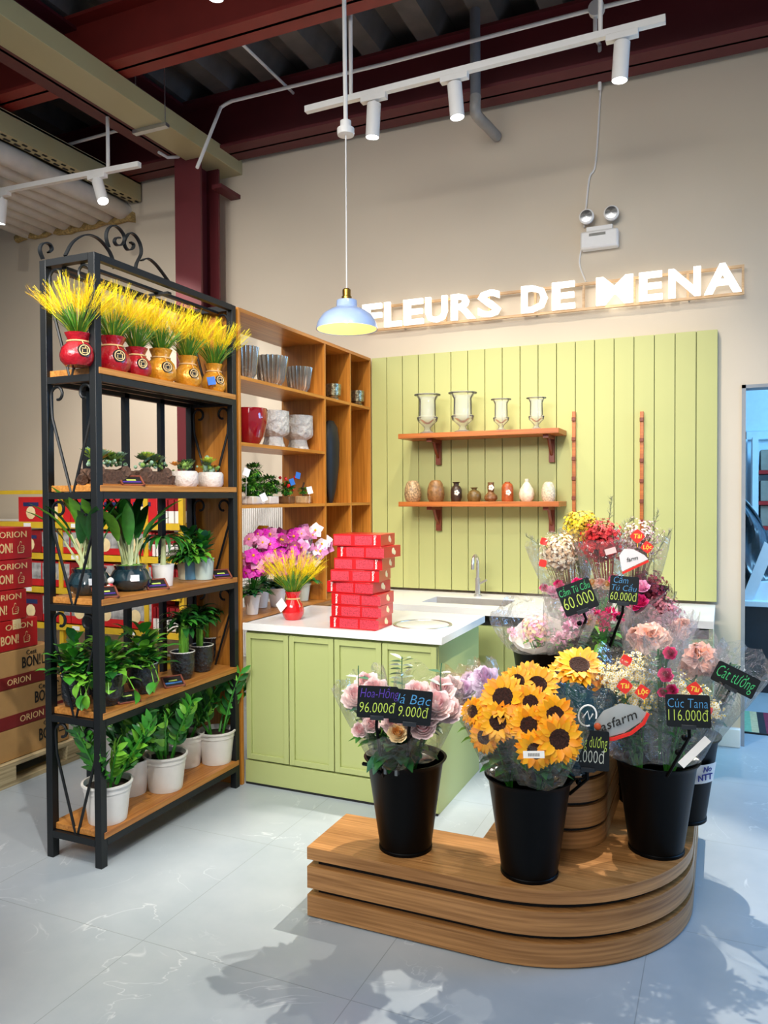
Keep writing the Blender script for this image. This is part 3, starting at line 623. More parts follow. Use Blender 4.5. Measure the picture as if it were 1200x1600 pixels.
def snack(x, z, w_, h, dpt, style, lb, y=GY+.03):
    t = thing('snack_box', lb, 'box', (x+w_/2, y, z), g)
    box((x, y, z), (x+w_, y+dpt, z+h)).build('carton', redbox if style != 2 else dred, t, bevel=.002)
    if style == 0:
        box((x+.005, y-.002, z+h*.28), (x+w_-.005, y, z+h*.93)).build('photo_panel', greyp, t); M = frame_at((x+w_*.4, y-.004, z+h*.45), (0, -1, 0))
        MB().lathe([(.001, .004), (.03, .002), (.05, 0)], (x+w_*.35, y-.002, z+h*.42), 14, Matrix.Rotation(R(90), 4, 'X')).build('biscuit_print', cream, t)
    else:
        MB().lathe([(.001, .004), (.035, .002), (.05, 0)], (x+w_*.5, y-.002, z+h*.36), 10, Matrix.Rotation(R(90), 4, 'X')).build('biscuit_print', cream, t)
        box((x+w_*.2, y-.002, z+h*.62), (x+w_*.8, y, z+h*.78)).build('name_band', navy, t)
ord_ = ['first', 'second', 'third', 'fourth', 'fifth', 'sixth', 'seventh', 'eighth']
rows = {1.32: 'top', 1.085: 'second', .83: 'third', .56: 'fourth'}
for z in gz[:4]:
    x = -5.0; k = 0; hh = {1.32: .19, 1.085: .17, .83: .19, .56: .21}[z]
    while x < -3.86:
        ww = .27 if z > 1.3 else .24+.05*(k % 2)
        snack(x, z+.001, ww-.006, hh, .25, 1 if z > 1.3 else (0 if (k+int(z*10)) % 5 else 2), 'red snack box with %s, %s from left on %s yellow shelf' % ('navy name band' if z > 1.3 or not (k+int(z*10)) % 5 else 'grey photo panel', ord_[k], rows[z])); x += ww; k += 1
for zi, z in enumerate(gz[:4]):                                                  # slim stick packs beside the column
    for k in range(7):
        x = -3.84+k*.056
        if x > -3.47: continue
        p = thing('stick_pack', 'slim maroon and white biscuit stick pack at the right end of the yellow shelving', 'packet', (x, GY+.1, z), 'slim biscuit packs')
        box((x, GY+.04, z+.001), (x+.045, GY+.20, z+.085)).build('lower_panel', white, p); box((x, GY+.04, z+.085), (x+.045, GY+.20, z+.165)).build('upper_panel', dred, p)

# ================================================================ CARTON STACK ON A PALLET
kraft = mat('kraft_carton', '#b98f57', .7, noise=.05); redc = mat('red_carton', '#b4161c', .45, noise=.05); marn = mat('maroon_carton', '#7c1a1c', .5, noise=.05); blk = mat('black_print', '#16130f', .6, noise=.1)
goldp = mat('gold_print', '#e6c48a', .5, noise=.05)
CX = -3.42
def thumb(M, s, parent, c):                                                    # outlined thumbs-up mark
    poly = [(-.30,-.45),(.28,-.45),(.36,-.34),(.34,-.22),(.42,-.12),(.38,0),(.40,.10),(.32,.20),(.06,.22),(.12,.50),(.02,.62),(-.08,.55),(-.14,.28),(-.34,.10)]
    n = len(poly); vs = []; fs = []
    for i, (x, y) in enumerate(poly): vs += [M @ Vector((x*s, y*s, .001)), M @ Vector((x*s*.80, (y*.82+.01)*s, .001))]
    for i in range(n): j = (i+1) % n; fs.append((i*2, j*2, j*2+1, i*2+1))
    for k in (-.2, 0): 
        b = len(vs); vs += [M @ Vector(v) for v in ((0, (k-.02)*s, .001), (.33*s, (k-.02)*s, .001), (.33*s, (k+.02)*s, .001), (0, (k+.02)*s, .001))]; fs.append((b, b+1, b+2, b+3))
    MB().add(vs, fs).build('thumb_mark', c, parent, smooth=False)
spec = [(.125, .29, 3.285, 2, 'lowest kraft carton printed BON!, resting on the wooden pallet'), (.292, .50, 3.25, 3, 'second carton from the pallet, kraft above a maroon band'), (.502, .70, 3.17, 3, 'third carton from the pallet, kraft with a taped pale top'),
        (.702, .86, 3.075, 1, 'small bright red carton lying on the kraft cartons, taped'), (.862, 1.02, 3.005, 0, 'red carton second above the taped one'), (1.022, 1.178, 3.045, 0, 'red carton just under the topmost one'), (1.18, 1.348, 3.045, 0, 'topmost red carton of the stack on the pallet')]
for i, (z0, z1, ye, st, lb) in enumerate(spec):
    t = thing('shipping_carton', lb, 'carton', (CX-.2, ye-.25, z0), 'snack cartons stacked on the pallet')
    base = kraft if st in (2, 3) else redc
    box((CX-.42, ye-.60, z0), (CX, ye, z1-.001)).build('body', base, t, bevel=.003); h = z1-z0
    def FR(y, z): return Matrix(((0, 0, 1, CX+.0015), (1, 0, 0, y), (0, 1, 0, z), (0, 0, 0, 1)))
    if st == 3:
        box((CX, ye-.60, z0), (CX+.001, ye, z0+h*.33)).build('maroon_band', marn, t); box((CX-.42, ye, z0), (CX+.001, ye+.001, z1)).build('maroon_end', marn, t)
        text('ORION', FR(ye-.22, z0+h*.16), h*.17, goldp, t)
        text('BON!', FR(ye-.14, z0+h*.60), h*.30, blk, t, bold=.02, width=.12); text('Cest', FR(ye-.14, z0+h*.86), h*.13, blk, t); thumb(FR(ye-.045, z0+h*.66), h*.42, t, blk)
    elif st == 2:
        text('BON!', FR(ye-.15, z0+h*.48), h*.40, blk, t, bold=.02, width=.12); text('Cest', FR(ye-.15, z0+h*.84), h*.14, blk, t); thumb(FR(ye-.055, z0+h*.58), h*.45, t, blk)
    else:
        text('ORION', FR(ye-.12, z0+h*.76), h*.2, goldp, t, width=.17); thumb(FR(ye-.075, z0+h*.34), h*.36, t, goldp)
        text('BON!', FR(ye-.18, z0+h*.34), h*.3, goldp, t, bold=.02, width=.11)
    if st == 1: box((CX-.1, ye-.16, z1-.05), (CX+.002, ye-.11, z1+.001)).build('tape', cream, t)
t = thing('pallet', 'worn pale wooden pallet under the carton stack', 'pallet', (CX-.3, 3.0, 0))
for y0, y1 in ((2.40, 2.52), (2.78, 2.90), (3.24, 3.36)): box((-4.3, y0, .022), (CX+.03, y1, .10)).build('stringer', PALLET, t, bevel=.003)
for k in range(8): x = CX+.03-.10*k*1.3; box((x-.1, 2.40, .10), (x, 3.36, .123)).build('deck_board', PALLET, t, bevel=.002)
for x in (CX+.03, -3.8, -4.2): box((x-.1, 2.40, 0), (x, 3.36, .022)).build('bottom_board', PALLET, t)

# ================================================================ GLASS URNS AND CLAY VASES
glass = bpy.data.materials.new('clear_glass'); glass.use_nodes = True; nt = glass.node_tree; nt.nodes.clear()
go = nt.nodes.new('ShaderNodeOutputMaterial'); gt = nt.nodes.new('ShaderNodeBsdfTransparent'); gt.inputs[0].default_value = (.985, .99, .985, 1); gg = nt.nodes.new('ShaderNodeBsdfGlossy'); gg.inputs['Roughness'].default_value = .04
gl = nt.nodes.new('ShaderNodeLayerWeight'); gl.inputs[0].default_value = .15; gm = nt.nodes.new('ShaderNodeMixShader'); gn = nt.nodes.new('ShaderNodeTexNoise'); gn.inputs['Scale'].default_value = 3
gd = nt.nodes.new('ShaderNodeBsdfDiffuse'); gd.inputs[0].default_value = (.9, .95, .93, 1); gm2 = nt.nodes.new('ShaderNodeMixShader'); gm2.inputs[0].default_value = .14
nt.links.new(gl.outputs['Fresnel'], gm.inputs[0]); nt.links.new(gt.outputs[0], gm2.inputs[1]); nt.links.new(gd.outputs[0], gm2.inputs[2]); nt.links.new(gm2.outputs[0], gm.inputs[1]); nt.links.new(gg.outputs[0], gm.inputs[2]); nt.links.new(gm.outputs[0], go.inputs[0])
g = 'glass urns on the upper wall shelf'
for px, wpx, hpx, lb in ((668, 39, 58, 'leftmost clear glass footed urn on the upper wall shelf'), (723, 43, 60, 'largest clear glass urn, second on the upper wall shelf'), (783, 31, 49, 'small clear glass urn, third on the upper wall shelf'), (838, 31, 50, 'rightmost small clear glass urn on the upper wall shelf')):
    p = at_y(px, 678, 4.86); s = (at_y(px+1, 678, 4.86)-at_y(px, 678, 4.86)).length; r = wpx/2*s; h = hpx*s
    t = thing('glass_urn', lb, 'vase', (p.x, 4.86, 1.915), g); c = (p.x, 4.86, 1.916)
    MB().open_lathe([(.001, 0), (r*.62, 0), (r*.62, h*.03), (r*.3, h*.08), (r*.22, h*.15), (r*.34, h*.2), (r*.72, h*.32), (r*.80, h*.42), (r*.64, h*.46), (r*.62, h*.85), (r*.8, h*.95), (r, h*.98), (r, h), (r*.78, h*.97), (r*.60, h*.86), (r*.60, h*.5), (r*.6, h*.36), (r*.2, h*.26), (.001, h*.25)], c, 28).build('glass_body', glass, t)
spk = lambda nm, c, n_, s: mat(nm, c, .4, noise=n_, nscale=s, bump=.3)
V = [(645, 12.5, 31, 'egg', spk('speckle_cream', '#a88b64', .7, 90), 'leftmost egg shaped vase speckled cream and brown'), (681, 13, 32, 'egg', spk('ring_brown', '#8a6338', .4, 50), 'egg shaped vase with brown throwing rings'), (713, 8.5, 29, 'jar', spk('dark_floral', '#3a2a1c', .3, 40), 'dark brown slim vase painted with a white flower'),
     (741, 10.5, 21, 'squat', spk('olive_brown', '#6b5428', .4, 60), 'small squat olive brown vase with a narrow neck'), (767, 10, 29, 'gourd', spk('umber', '#76502c', .4, 60), 'double gourd brown vase with a painted flower'), (793, 9, 30, 'cyl', spk('terracotta_glaze', '#a04e22', .25, 60), 'terracotta ringed cylinder vase with a cream flower'),
     (823, 12, 35, 'tear', spk('cream_crackle', '#d9cdb2', .2, 50), 'cream teardrop vase with a thin neck'), (857, 11, 31, 'egg', spk('pale_speckle', '#cbbfa2', .35, 110), 'rightmost pale speckled egg shaped vase')]
PR = {'egg': [(.75, 0), (.9, .1), (1, .32), (.95, .6), (.75, .85), (.5, .97), (.2, .99)], 'jar': [(.8, 0), (1, .2), (1, .6), (.75, .75), (.45, .82), (.45, .92), (.7, 1), (.4, 1)], 'squat': [(.8, 0), (1, .25), (1, .5), (.75, .72), (.35, .82), (.35, .92), (.6, 1), (.3, 1)],
      'gourd': [(.7, 0), (1, .15), (.95, .3), (.6, .42), (.42, .5), (.5, .6), (.55, .75), (.45, .9), (.5, 1), (.3, 1)], 'cyl': [(.95, 0), (1, .05), (1, .7), (.8, .88), (.45, .95), (.45, 1), (.3, 1)], 'tear': [(.65, 0), (.9, .12), (1, .32), (.85, .55), (.5, .74), (.25, .85), (.28, .98), (.18, 1)]}
wf = mat('white_glaze_flower', '#efe6cf', .5, noise=.05)
for px, rp, hp, kd, mt, lb in V:
    p = at_y(px, 780, 4.86); s = (at_y(px+1, 780, 4.86)-at_y(px, 780, 4.86)).length; r = rp*s; h = hp*s
    t = thing('clay_vase', lb+' on the lower wall shelf', 'vase', (p.x, 4.86, 1.465), 'clay vases on the lower wall shelf')
    pr = [(a*r, b*h) for a, b in PR[kd]]; MB().lathe([(.001, 0)]+pr+[(pr[-1][0]*.9, h*.9), (.001, h*.9)], (p.x, 4.86, 1.4655), 24).build('vase_body', mt, t)
    if 'flower' in lb:
        m = MB(); zf = h*(.45 if kd != 'gourd' else .72); rr = r*(1 if kd != 'gourd' else .6); q = Vector((p.x, 4.86-rr-.002, 1.465+zf)); q = Vector((p.x+.35*rr, 4.86-rr*.97, 1.465+zf))
        for k in range(5): a = k*2*PI/5; m.ball(q+Vector((math.cos(a)*.011, .001, math.sin(a)*.011)), .009, 6, 4, (1, .35, 1))
        m.build('painted_flower', wf, t)

# ================================================================ CUBBY GOODS
silver = mat('mirror_glaze', '#b3aa9c', .2, .75, noise=.25, nscale=12); rib = lambda a, j: 1+.065*math.cos(20*a)
def cub(px, py, z): q = at_x(px, py, -2.44); return (-2.44, q.y, z)
g = 'ribbed silver planters'
for px, rp, hp, lb in ((383, .075, .20, 'tall ribbed silver planter at the left end of the top cubby, partly hidden'), (424, .095, .19, 'widest ribbed silver planter in the middle of the top cubby'), (467, .083, .175, 'ribbed silver planter nearest the divider in the top cubby')):
    x, y, z = cub(px, 600, 2.133); t = thing('ribbed_planter', lb, 'planter', (x, y, z), g)
    MB().lathe([(.001, .0), (rp*.55, 0), (rp*.62, .015), (rp*.60, .03), (rp*.78, .05), (rp, hp), (rp*.93, hp), (rp*.7, .06), (.001, .06)], (x, y, z), 208, mod=lambda a, j: rib(a, j) if 3 <= j <= 5 else 1).build('body', silver, t)
for px, lb in ((521, 'small crackled silver goblet pot in the narrow upper cubby'), (558, 'small crackled silver goblet pot in the end cubby by the green boards')):
    x, y, z = cub(px, 620, 2.133); x = -2.37; y = at_x(px, 620, x).y; t = thing('goblet_pot', lb, 'pot', (x, y, z), 'small silver goblet pots')
    MB().lathe([(.001, 0), (.04, 0), (.042, .012), (.034, .022), (.036, .03), (.05, .036), (.053, .11), (.047, .112), (.045, .05), (.001, .05)], (x, y, z), 28).build('body', mat('silver_crackle', '#a39a7c', .15, .85, noise=.5, nscale=60, bump=.4), t)
x, y, z = cub(391, 700, 1.788); t = thing('red_bowl_planter', 'glossy deep red bowl planter in the middle cubby', 'planter', (x, y, z))
y = at_x(391, 690, -2.42).y
MB().lathe([(.001, 0), (.045, 0), (.075, .05), (.095, .12), (.10, .17), (.094, .205), (.086, .205), (.085, .12), (.001, .06)], (x+.02, y, z), 40).build('body', mat('red_glaze', '#8e0d1c', .08, coat=.8, noise=.08), t)
for px, lb in ((432, 'white rippled pedestal planter beside the red bowl'), (470, 'white rippled pedestal planter nearest the divider')):
    y = at_x(px, 690, -2.41).y; t = thing('pedestal_planter', lb, 'planter', (-2.43, y, 1.788), 'white rippled planters')
    MB().lathe([(.001, 0), (.075, 0), (.06, .04), (.055, .065), (.09, .085), (.097, .10), (.095, .215), (.088, .217), (.08, .1), (.001, .09)], (-2.43, y, 1.788), 12, Matrix.Rotation(R(15), 4, 'Z')).build('body', mat('white_ripple_ceramic', '#c9c5be', .45, noise=.08, nscale=26, bump=3.0), t)
t = thing('leaf_vase', 'tall black leaf shaped vase in the long narrow cubby', 'vase', (-2.42, 4.42, 1.46)); yy = at_x(524, 720, -2.36).y
M = Matrix.Translation((-2.38, yy-.03, 1.4605)) @ Matrix.Diagonal((.55, 1, 1, 1))
m = MB(); m.lathe([(.001, 0), (.02, 0), (.055, .1), (.085, .25), (.09, .40), (.07, .50), (.035, .54), (.001, .545)], (0, 0, 0), 24, M); m.build('body', mat('matt_black_ceramic', '#17191b', .5, noise=.1), t)

# leaves, pots -----------------------------------------------------------------
def rv(s=1): return Vector((rnd.uniform(-1, 1), rnd.uniform(-1, 1), rnd.uniform(-1, 1)))*s
def pot(parent, c, r0, r1, h, m, n=28, lip=.006, name='pot', fill=soil, mod=None):
    o = MB().lathe([(.001, 0), (r0, 0), (r1, h-lip*2), (r1+lip, h-lip*2), (r1+lip, h), (r1-.004, h), (r1-.008, h*.86), (.001, h*.86)], c, n, mod=mod).build(name, m, parent)
    MB().lathe([(r1*.93, h*.87), (.001, h*.9)], c, 18).build('soil' if fill is soil else 'moss', fill, parent); return o
def bush(mb, c, rx, rz, n, L, W, shades=3, bend=1.0):
    for i in range(n):
        d = rv().normalized(); d.z = abs(d.z)*.8+.1; p = Vector(c)+Vector((d.x*rx*rnd.random(), d.y*rx*rnd.random(), d.z*rz*rnd.random()))
        mb.cur = rnd.randrange(shades); mb.leaf(p, d+Vector((0, 0, .2)), L*rnd.uniform(.6, 1.1), W*rnd.uniform(.7, 1.1), bend, 4, .2)
# bonsai and little fake plants on the 1.46 shelf
zc = 1.461; gpl = 'little artificial plants in the lower cubby'
def blobtree(px, dx, lb, blobs, potw, potm, cat='plant'):
    y = at_x(px, 780, -2.42+dx).y; x = -2.42+dx; t = thing('artificial_plant', lb, cat, (x, y, zc), gpl)
    box((x-.04, y-potw/2, zc), (x+.04, y+potw/2, zc+.045)).build('tray_pot', potm, t, bevel=.006)
    MB().tube([(x, y, zc+.04), (x, y-.01, zc+.09), (x, y+.01, zc+.13)], .006, 6).build('stem', mat('bark', '#4b3525', .9, noise=.3), t)
    m = MB()
    for bx, bz, br in blobs:
        for i in range(330):
            d = rv().normalized(); m.cur = rnd.randrange(3); m.leaf(Vector((x+rnd.uniform(-.02, .02), y+bx, zc+bz))+d*br*.55, d+rv(.5), br*.5, br*.26, .3, 2)
    m.build('foliage', leafm[:3], t); return t, x, y
blobtree(396, 0, 'round clipped bonsai in a white tray at the left of the cubby', [(0, .19, .05), (-.05, .11, .05), (.05, .12, .045), (.0, .08, .05)], .13, ivory)
blobtree(420, -.02, 'darker round bonsai in a white tray behind the price tags', [(0, .13, .05), (.05, .10, .045), (-.03, .08, .045)], .10, ivory)
rdf = mat('red_petals', '#d81f22', .5, noise=.15); t, x, y = blobtree(448, 0, 'small plant with red flowers and blue tags in a brown pot', [(0, .09, .045), (.03, .11, .03)], .07, spk('brown_pot', '#6b4a2c', .3, 40))
m = MB()
for i in range(14): m.ball((x+rnd.uniform(-.02, .04), y+rnd.uniform(-.06, .06), zc+rnd.uniform(.08, .16)), .010, 6, 4, jit=.4)
m.build('red_flowers', rdf, t)
bt = mat('blue_tag', '#2f6fc4', .5, noise=.03)
for dy, dz, ro_ in ((-.02, .13, .3), (.05, .17, -.3)):
    M = frame_at((x+.05, y+dy, zc+dz), (1, -.6, .2), ro_); MB().box((-.016, -.02, -.001), (.016, .02, .001), M).build('blue_tag', bt, t)
t, x, y = blobtree(474, 0, 'tiny sprig in a pale wooden pot beside the divider', [(0, .08, .025)], .07, spk('pale_wood_pot', '#c9a878', .2, 40))
for (px, py, rr) in ((412, 777, .4), (484, 766, .2), (385, 738, -.4)):
    q = at_x(px, py, -2.33); MB().box((-.018, -.022, -.001), (.018, .022, .001), frame_at(q, (1, -.7, .2), rr)).build('price_tag', paper, tag(MB().tube([q, (q.x-.005, q.y, zc+.001)], .0012, 4).build('price_tag_card', white), 'white diamond price card standing among the little cubby plants, at %s' % {412: 'the dark bonsai', 484: 'the tiny sprig', 385: 'the clipped bonsai'}[px], 'price tag'))
# ================================================================ YELLOW GRASS VASES
ylw = [mat('yellow_spike', '#ffe208', .5, noise=.12, nscale=30), mat('deep_yellow_spike', '#fcc60a', .5, noise=.12, nscale=30), mat('grass_green', '#4f8c22', .5, noise=.2), mat('straw_green', '#b7b02a', .5, noise=.2)]
twine = mat('twine', '#d9b078', .8, noise=.2)
def plume(parent, c, H, S, n, nm='grass_plume'):
    m = MB()
    for i in range(n):
        a = rnd.random()*2*PI; lean = rnd.random()**.6; d = Vector((math.cos(a)*lean*S, math.sin(a)*lean*S, H*rnd.uniform(.72, 1.05)*(1-.25*lean)))
        p0 = Vector(c)+Vector((math.cos(a), math.sin(a), 0))*.012; p1 = p0+d*.55+Vector((0, 0, .01)); p2 = p0+d
        m.cur = 2 if rnd.random() < .7 else 3; m.tube([p0, p0+(p1-p0)*.5+Vector((0, 0, .012)), p1], .0013, 3)
        m.cur = rnd.choice((0, 0, 1)); dd = (p2-p1).normalized()
        for k in range(7):
            q = p1+(p2-p1)*(k/6.5)
            for s in range(4):
                o = rv().normalized(); m.leaf(q, dd*1.4+o*.7, .034, .013, .1, 1, 0, nrm=o)
    for i in range(n//2):
        a = rnd.random()*2*PI; l = rnd.random()*S*.8; m.cur = 2; m.leaf(Vector(c), Vector((math.cos(a)*l, math.sin(a)*l, H*.6)), H*.6, .006, .4, 3, 0)
    m.build(nm, ylw, parent)
def bagvase(c, r, h, m, lb, seal=True, gname='bag shaped grass vases', bt_=False):
    t = thing('bag_vase', lb, 'vase', c, gname)
    MB().lathe([(.001, 0), (r*.72, 0), (r*.95, h*.15), (r, h*.33), (r*.88, h*.55), (r*.58, h*.72), (r*.55, h*.78), (r*.72, h*.97), (r*.74, h), (r*.66, h), (r*.5, h*.8), (.001, h*.7)], c, 30, mod=lambda a, j: 1+(.03*math.cos(14*a) if 2 <= j <= 4 else (.03*math.cos(9*a) if j in (7, 8) else 0))).build('vase_body', m, t)
    z = c[2]+h*.74; MB().tube([(c[0]+r*.60*math.cos(a), c[1]+r*.60*math.sin(a), z) for a in [i*2*PI/20 for i in range(21)]], .004, 6).build('twine', twine, t)
    d = Vector((.90, -.43, 0)); q = Vector(c)+d*r*.97+Vector((0, 0, h*.42))
    if seal:
        M = frame_at(q, d); b = MB().lathe([(.001, .004), (r*.36, .004), (r*.36, -.012), (.001, -.012)], (0, 0, 0), 18); 
        s = MB().add([M @ Vector(v) for v in b.v], b.f).build('medallion', blk, t)
        ring = MB().tube([M @ Vector((r*.28*math.cos(a), r*.28*math.sin(a), .005)) for a in [i*2*PI/16 for i in range(17)]], .0022, 5)
        ring.tube([M @ Vector((-r*.15, r*.1, .005)), M @ Vector((r*.15, r*.1, .005)), M @ Vector((r*.15, -r*.15, .005)), M @ Vector((-r*.12, -r*.15, .005)), M @ Vector((-r*.12, r*.02, .005))], .002, 5).build('gold_emblem', goldp, s)
    MB().tube([Vector(c)+d*r*.62+Vector((0, 0, h*.74)), q+Vector((.01, 0, h*.06))], .002, 5).build('twine_tail', twine, t)
    if bt_: MB().box((-.02, -.02, 0), (.02, .02, .002), frame_at(q+Vector((-.018, -.045, -.01)), (.75, -.65, .1), .2)).build('blue_tag', bt, t)
    plume(t, (c[0], c[1], c[2]+h*.8), .25, .17, 105)
    return t
rgl = mat('crimson_glaze', '#a5101f', .18, coat=.5, noise=.12, nscale=60, bump=.5); ggl = mat('gold_glaze', '#d99222', .22, .25, coat=.4, noise=.12, nscale=60, bump=.5)
for px, py, r, h, mt, lb in ((122, 575, .062, .125, rgl, 'crimson bag vase of yellow grass at the left end of the rack top shelf'), (176, 580, .066, .145, rgl, 'largest crimson bag vase of yellow grass just right of the front post'), (213, 577, .058, .125, rgl, 'small crimson bag vase set back between the red and gold ones'),
                         (251, 600, .062, .145, ggl, 'gold bag vase of yellow grass next to the crimson ones'), (293, 604, .058, .145, ggl, 'gold bag vase of yellow grass in the middle of three gold ones'), (334, 612, .056, .14, ggl, 'gold bag vase with a blue tag at the right end of the top shelf')):
    q = at_z(px, py-3, 2.028); q.x = max(-2.52, min(-2.365, q.x)); q = Vector((q.x, at_x(px, py-40, q.x).y, 2.027)); bagvase(tuple(q), r*1.12, h*1.04, mt, lb, bt_=px == 334)
bagvase((-2.10, 3.56, .849), .058, .15, mat('scarlet_glaze', '#cf1a1f', .15, coat=.6, noise=.05), 'scarlet bag vase of yellow flowers standing on the island marble', seal=False, gname=None)
q = Vector((-2.135, 3.50, .93)); tt = [o for o in bpy.data.objects if o.name.startswith('bag_vase')][-1]
MB().box((-.028, -.028, 0), (.028, .028, .002), frame_at(q, (-.2, -1, .1), PI/4)).build('price_tag', paper, bpy.data.objects['bag_vase.006'])
# orchids and pots at the lower left of the cubby unit
pk = [mat('orchid_magenta', '#d81fb0', .5, noise=.15), mat('orchid_pink', '#e58fc0', .5, noise=.2), mat('orchid_wine', '#8d1258', .5, noise=.15), mat('orchid_white', '#f3e4ee', .5, noise=.08), mat('orchid_yellow', '#f2b81c', .5, noise=.1)]
def orchid_flower(m, c, r, ci, nrm):
    M = frame_at(c, nrm, rnd.random()*6); m.cur = ci
    for k in range(5):
        a = k*2*PI/5; d = M.to_3x3() @ Vector((math.cos(a), math.sin(a), .25)); m.leaf(c, d, r, r*.98, .6, 3, .15, nrm=Vector(nrm), shape=.7)
    m.cur = 4; m.ball(Vector(c)+Vector(nrm).normalized()*.004, r*.16, 6, 4)
for px, x, rr, cs, lb in ((394, -2.40, .045, (0, 1), 'magenta orchid in a white pot at the left of the cubby base'), (408, -2.50, .05, (1, 4), 'pink orchid in a beige pot standing behind the magenta one'), (433, -2.44, .055, (0, 2, 1), 'wine and magenta orchid in a round ivory pot'), (474, -2.42, .045, (3, 1), 'white and pink lily orchid in a pale green pot near the boxes')):
    y = at_x(px, 955, x).y; c = (x, y, .85); t = thing('potted_orchid', lb, 'orchid', c, 'orchids at the base of the shelving')
    pm = mat('pale_green_ceramic', '#d3dccb', .3, noise=.03) if px == 474 else ivory; pot(t, c, rr*.7, rr, .11, pm)
    m = MB()
    for i in range(26): a = rnd.random()*6.3; m.cur = rnd.choice((0, 0, 1, 3)); m.leaf((x, y, .95), (math.cos(a), math.sin(a), .9+rnd.random()*1.2), .15, .042, 1.0, 4, .2)
    m.build('leaves', leafm, t); m = MB(); fl = MB()
    for i in range(34):
        p = Vector((x+.05+rnd.uniform(-.07, .09), y+rnd.uniform(-.11, .11), 1.08+rnd.random()*.22)); m.tube([(x, y, .95), (p+Vector((x, y, .95)))*.5+Vector((0, 0, .05)), p], .0018, 4); orchid_flower(fl, p, rnd.uniform(.034, .058), rnd.choice(cs), Vector((.5, -1, .3))+rv(.5))
    m.build('stems', leafm[1], t); fl.build('blossoms', pk, t, kind='stuff')

# ================================================================ RED BISCUIT BOXES
boxr = mat('scarlet_box', '#c81218', .3, coat=.3, noise=.05); boxs = mat('pink_red_print', '#cc3a48', .4, noise=.5, nscale=180)
spec = [(484, 582, 'bottom'), (494, 584, 'second'), (494, 584, 'third'), (481, 578, 'fourth'), (496, 584, 'fifth'), (507, 583, 'sixth'), (510, 589, 'seventh'), (508, 590, 'top')]
wd, dp, hh = .252, .20, .0585
tops = ['lying on the marble', 'second from the marble', 'third from the marble', 'fourth from the marble', 'fourth from the top', 'third from the top', 'just under the top one', 'the topmost one']
shifts = [(0, 0), (.008, 2), (.010, 0), (-.012, -6), (.0, 7), (.022, 5), (.045, -5), (.020, 3)]
for i in range(8):
    dx, ro_ = shifts[i]; z = .849+i*hh; c = Vector((-1.815+.022+wd/2+dx, 3.395+dp/2, z))
    t = thing('biscuit_box', 'flat red biscuit box in the stack on the island, '+tops[i], 'box', c, 'stack of red biscuit boxes')
    box(c+Vector((-wd/2, -dp/2, 0)), c+Vector((wd/2, dp/2, hh-.001))).build('carton', boxr, t, bevel=.0015)
    flip = i in (5, 4, 7); fx = c.x+(wd/2-.03 if flip else -wd/2+.03)
    for a, b in ((-.44, -.02), (.0, .42)):
        o_ = .0 if not flip else -.06
        box(c+Vector((a*wd+.04+o_ - (0 if not flip else -.01), -dp/2-.0008, .006)), c+Vector((b*wd+.035+o_, -dp/2, hh-.008))).build('printed_panel', boxs, t)
    M = Matrix(((0, 1, 0, fx), (0, 0, -1, c.y-dp/2-.0012), (-1, 0, 0, c.z+hh/2), (0, 0, 0, 1)))
    text('Danisa', M, .012, paper, t, bold=.02, width=.046)
    m = MB().ball(c+Vector((wd/2+.0005, .02, hh*.55)), .016, 8, 5, (.06, 1, 1)); m.ball(c+Vector((wd/2+.0005, .035, hh*.4)), .012, 8, 5, (.06, 1, 1)); m.build('biscuit_print', cream, t)
    t.rotation_euler.z = R(ro_)

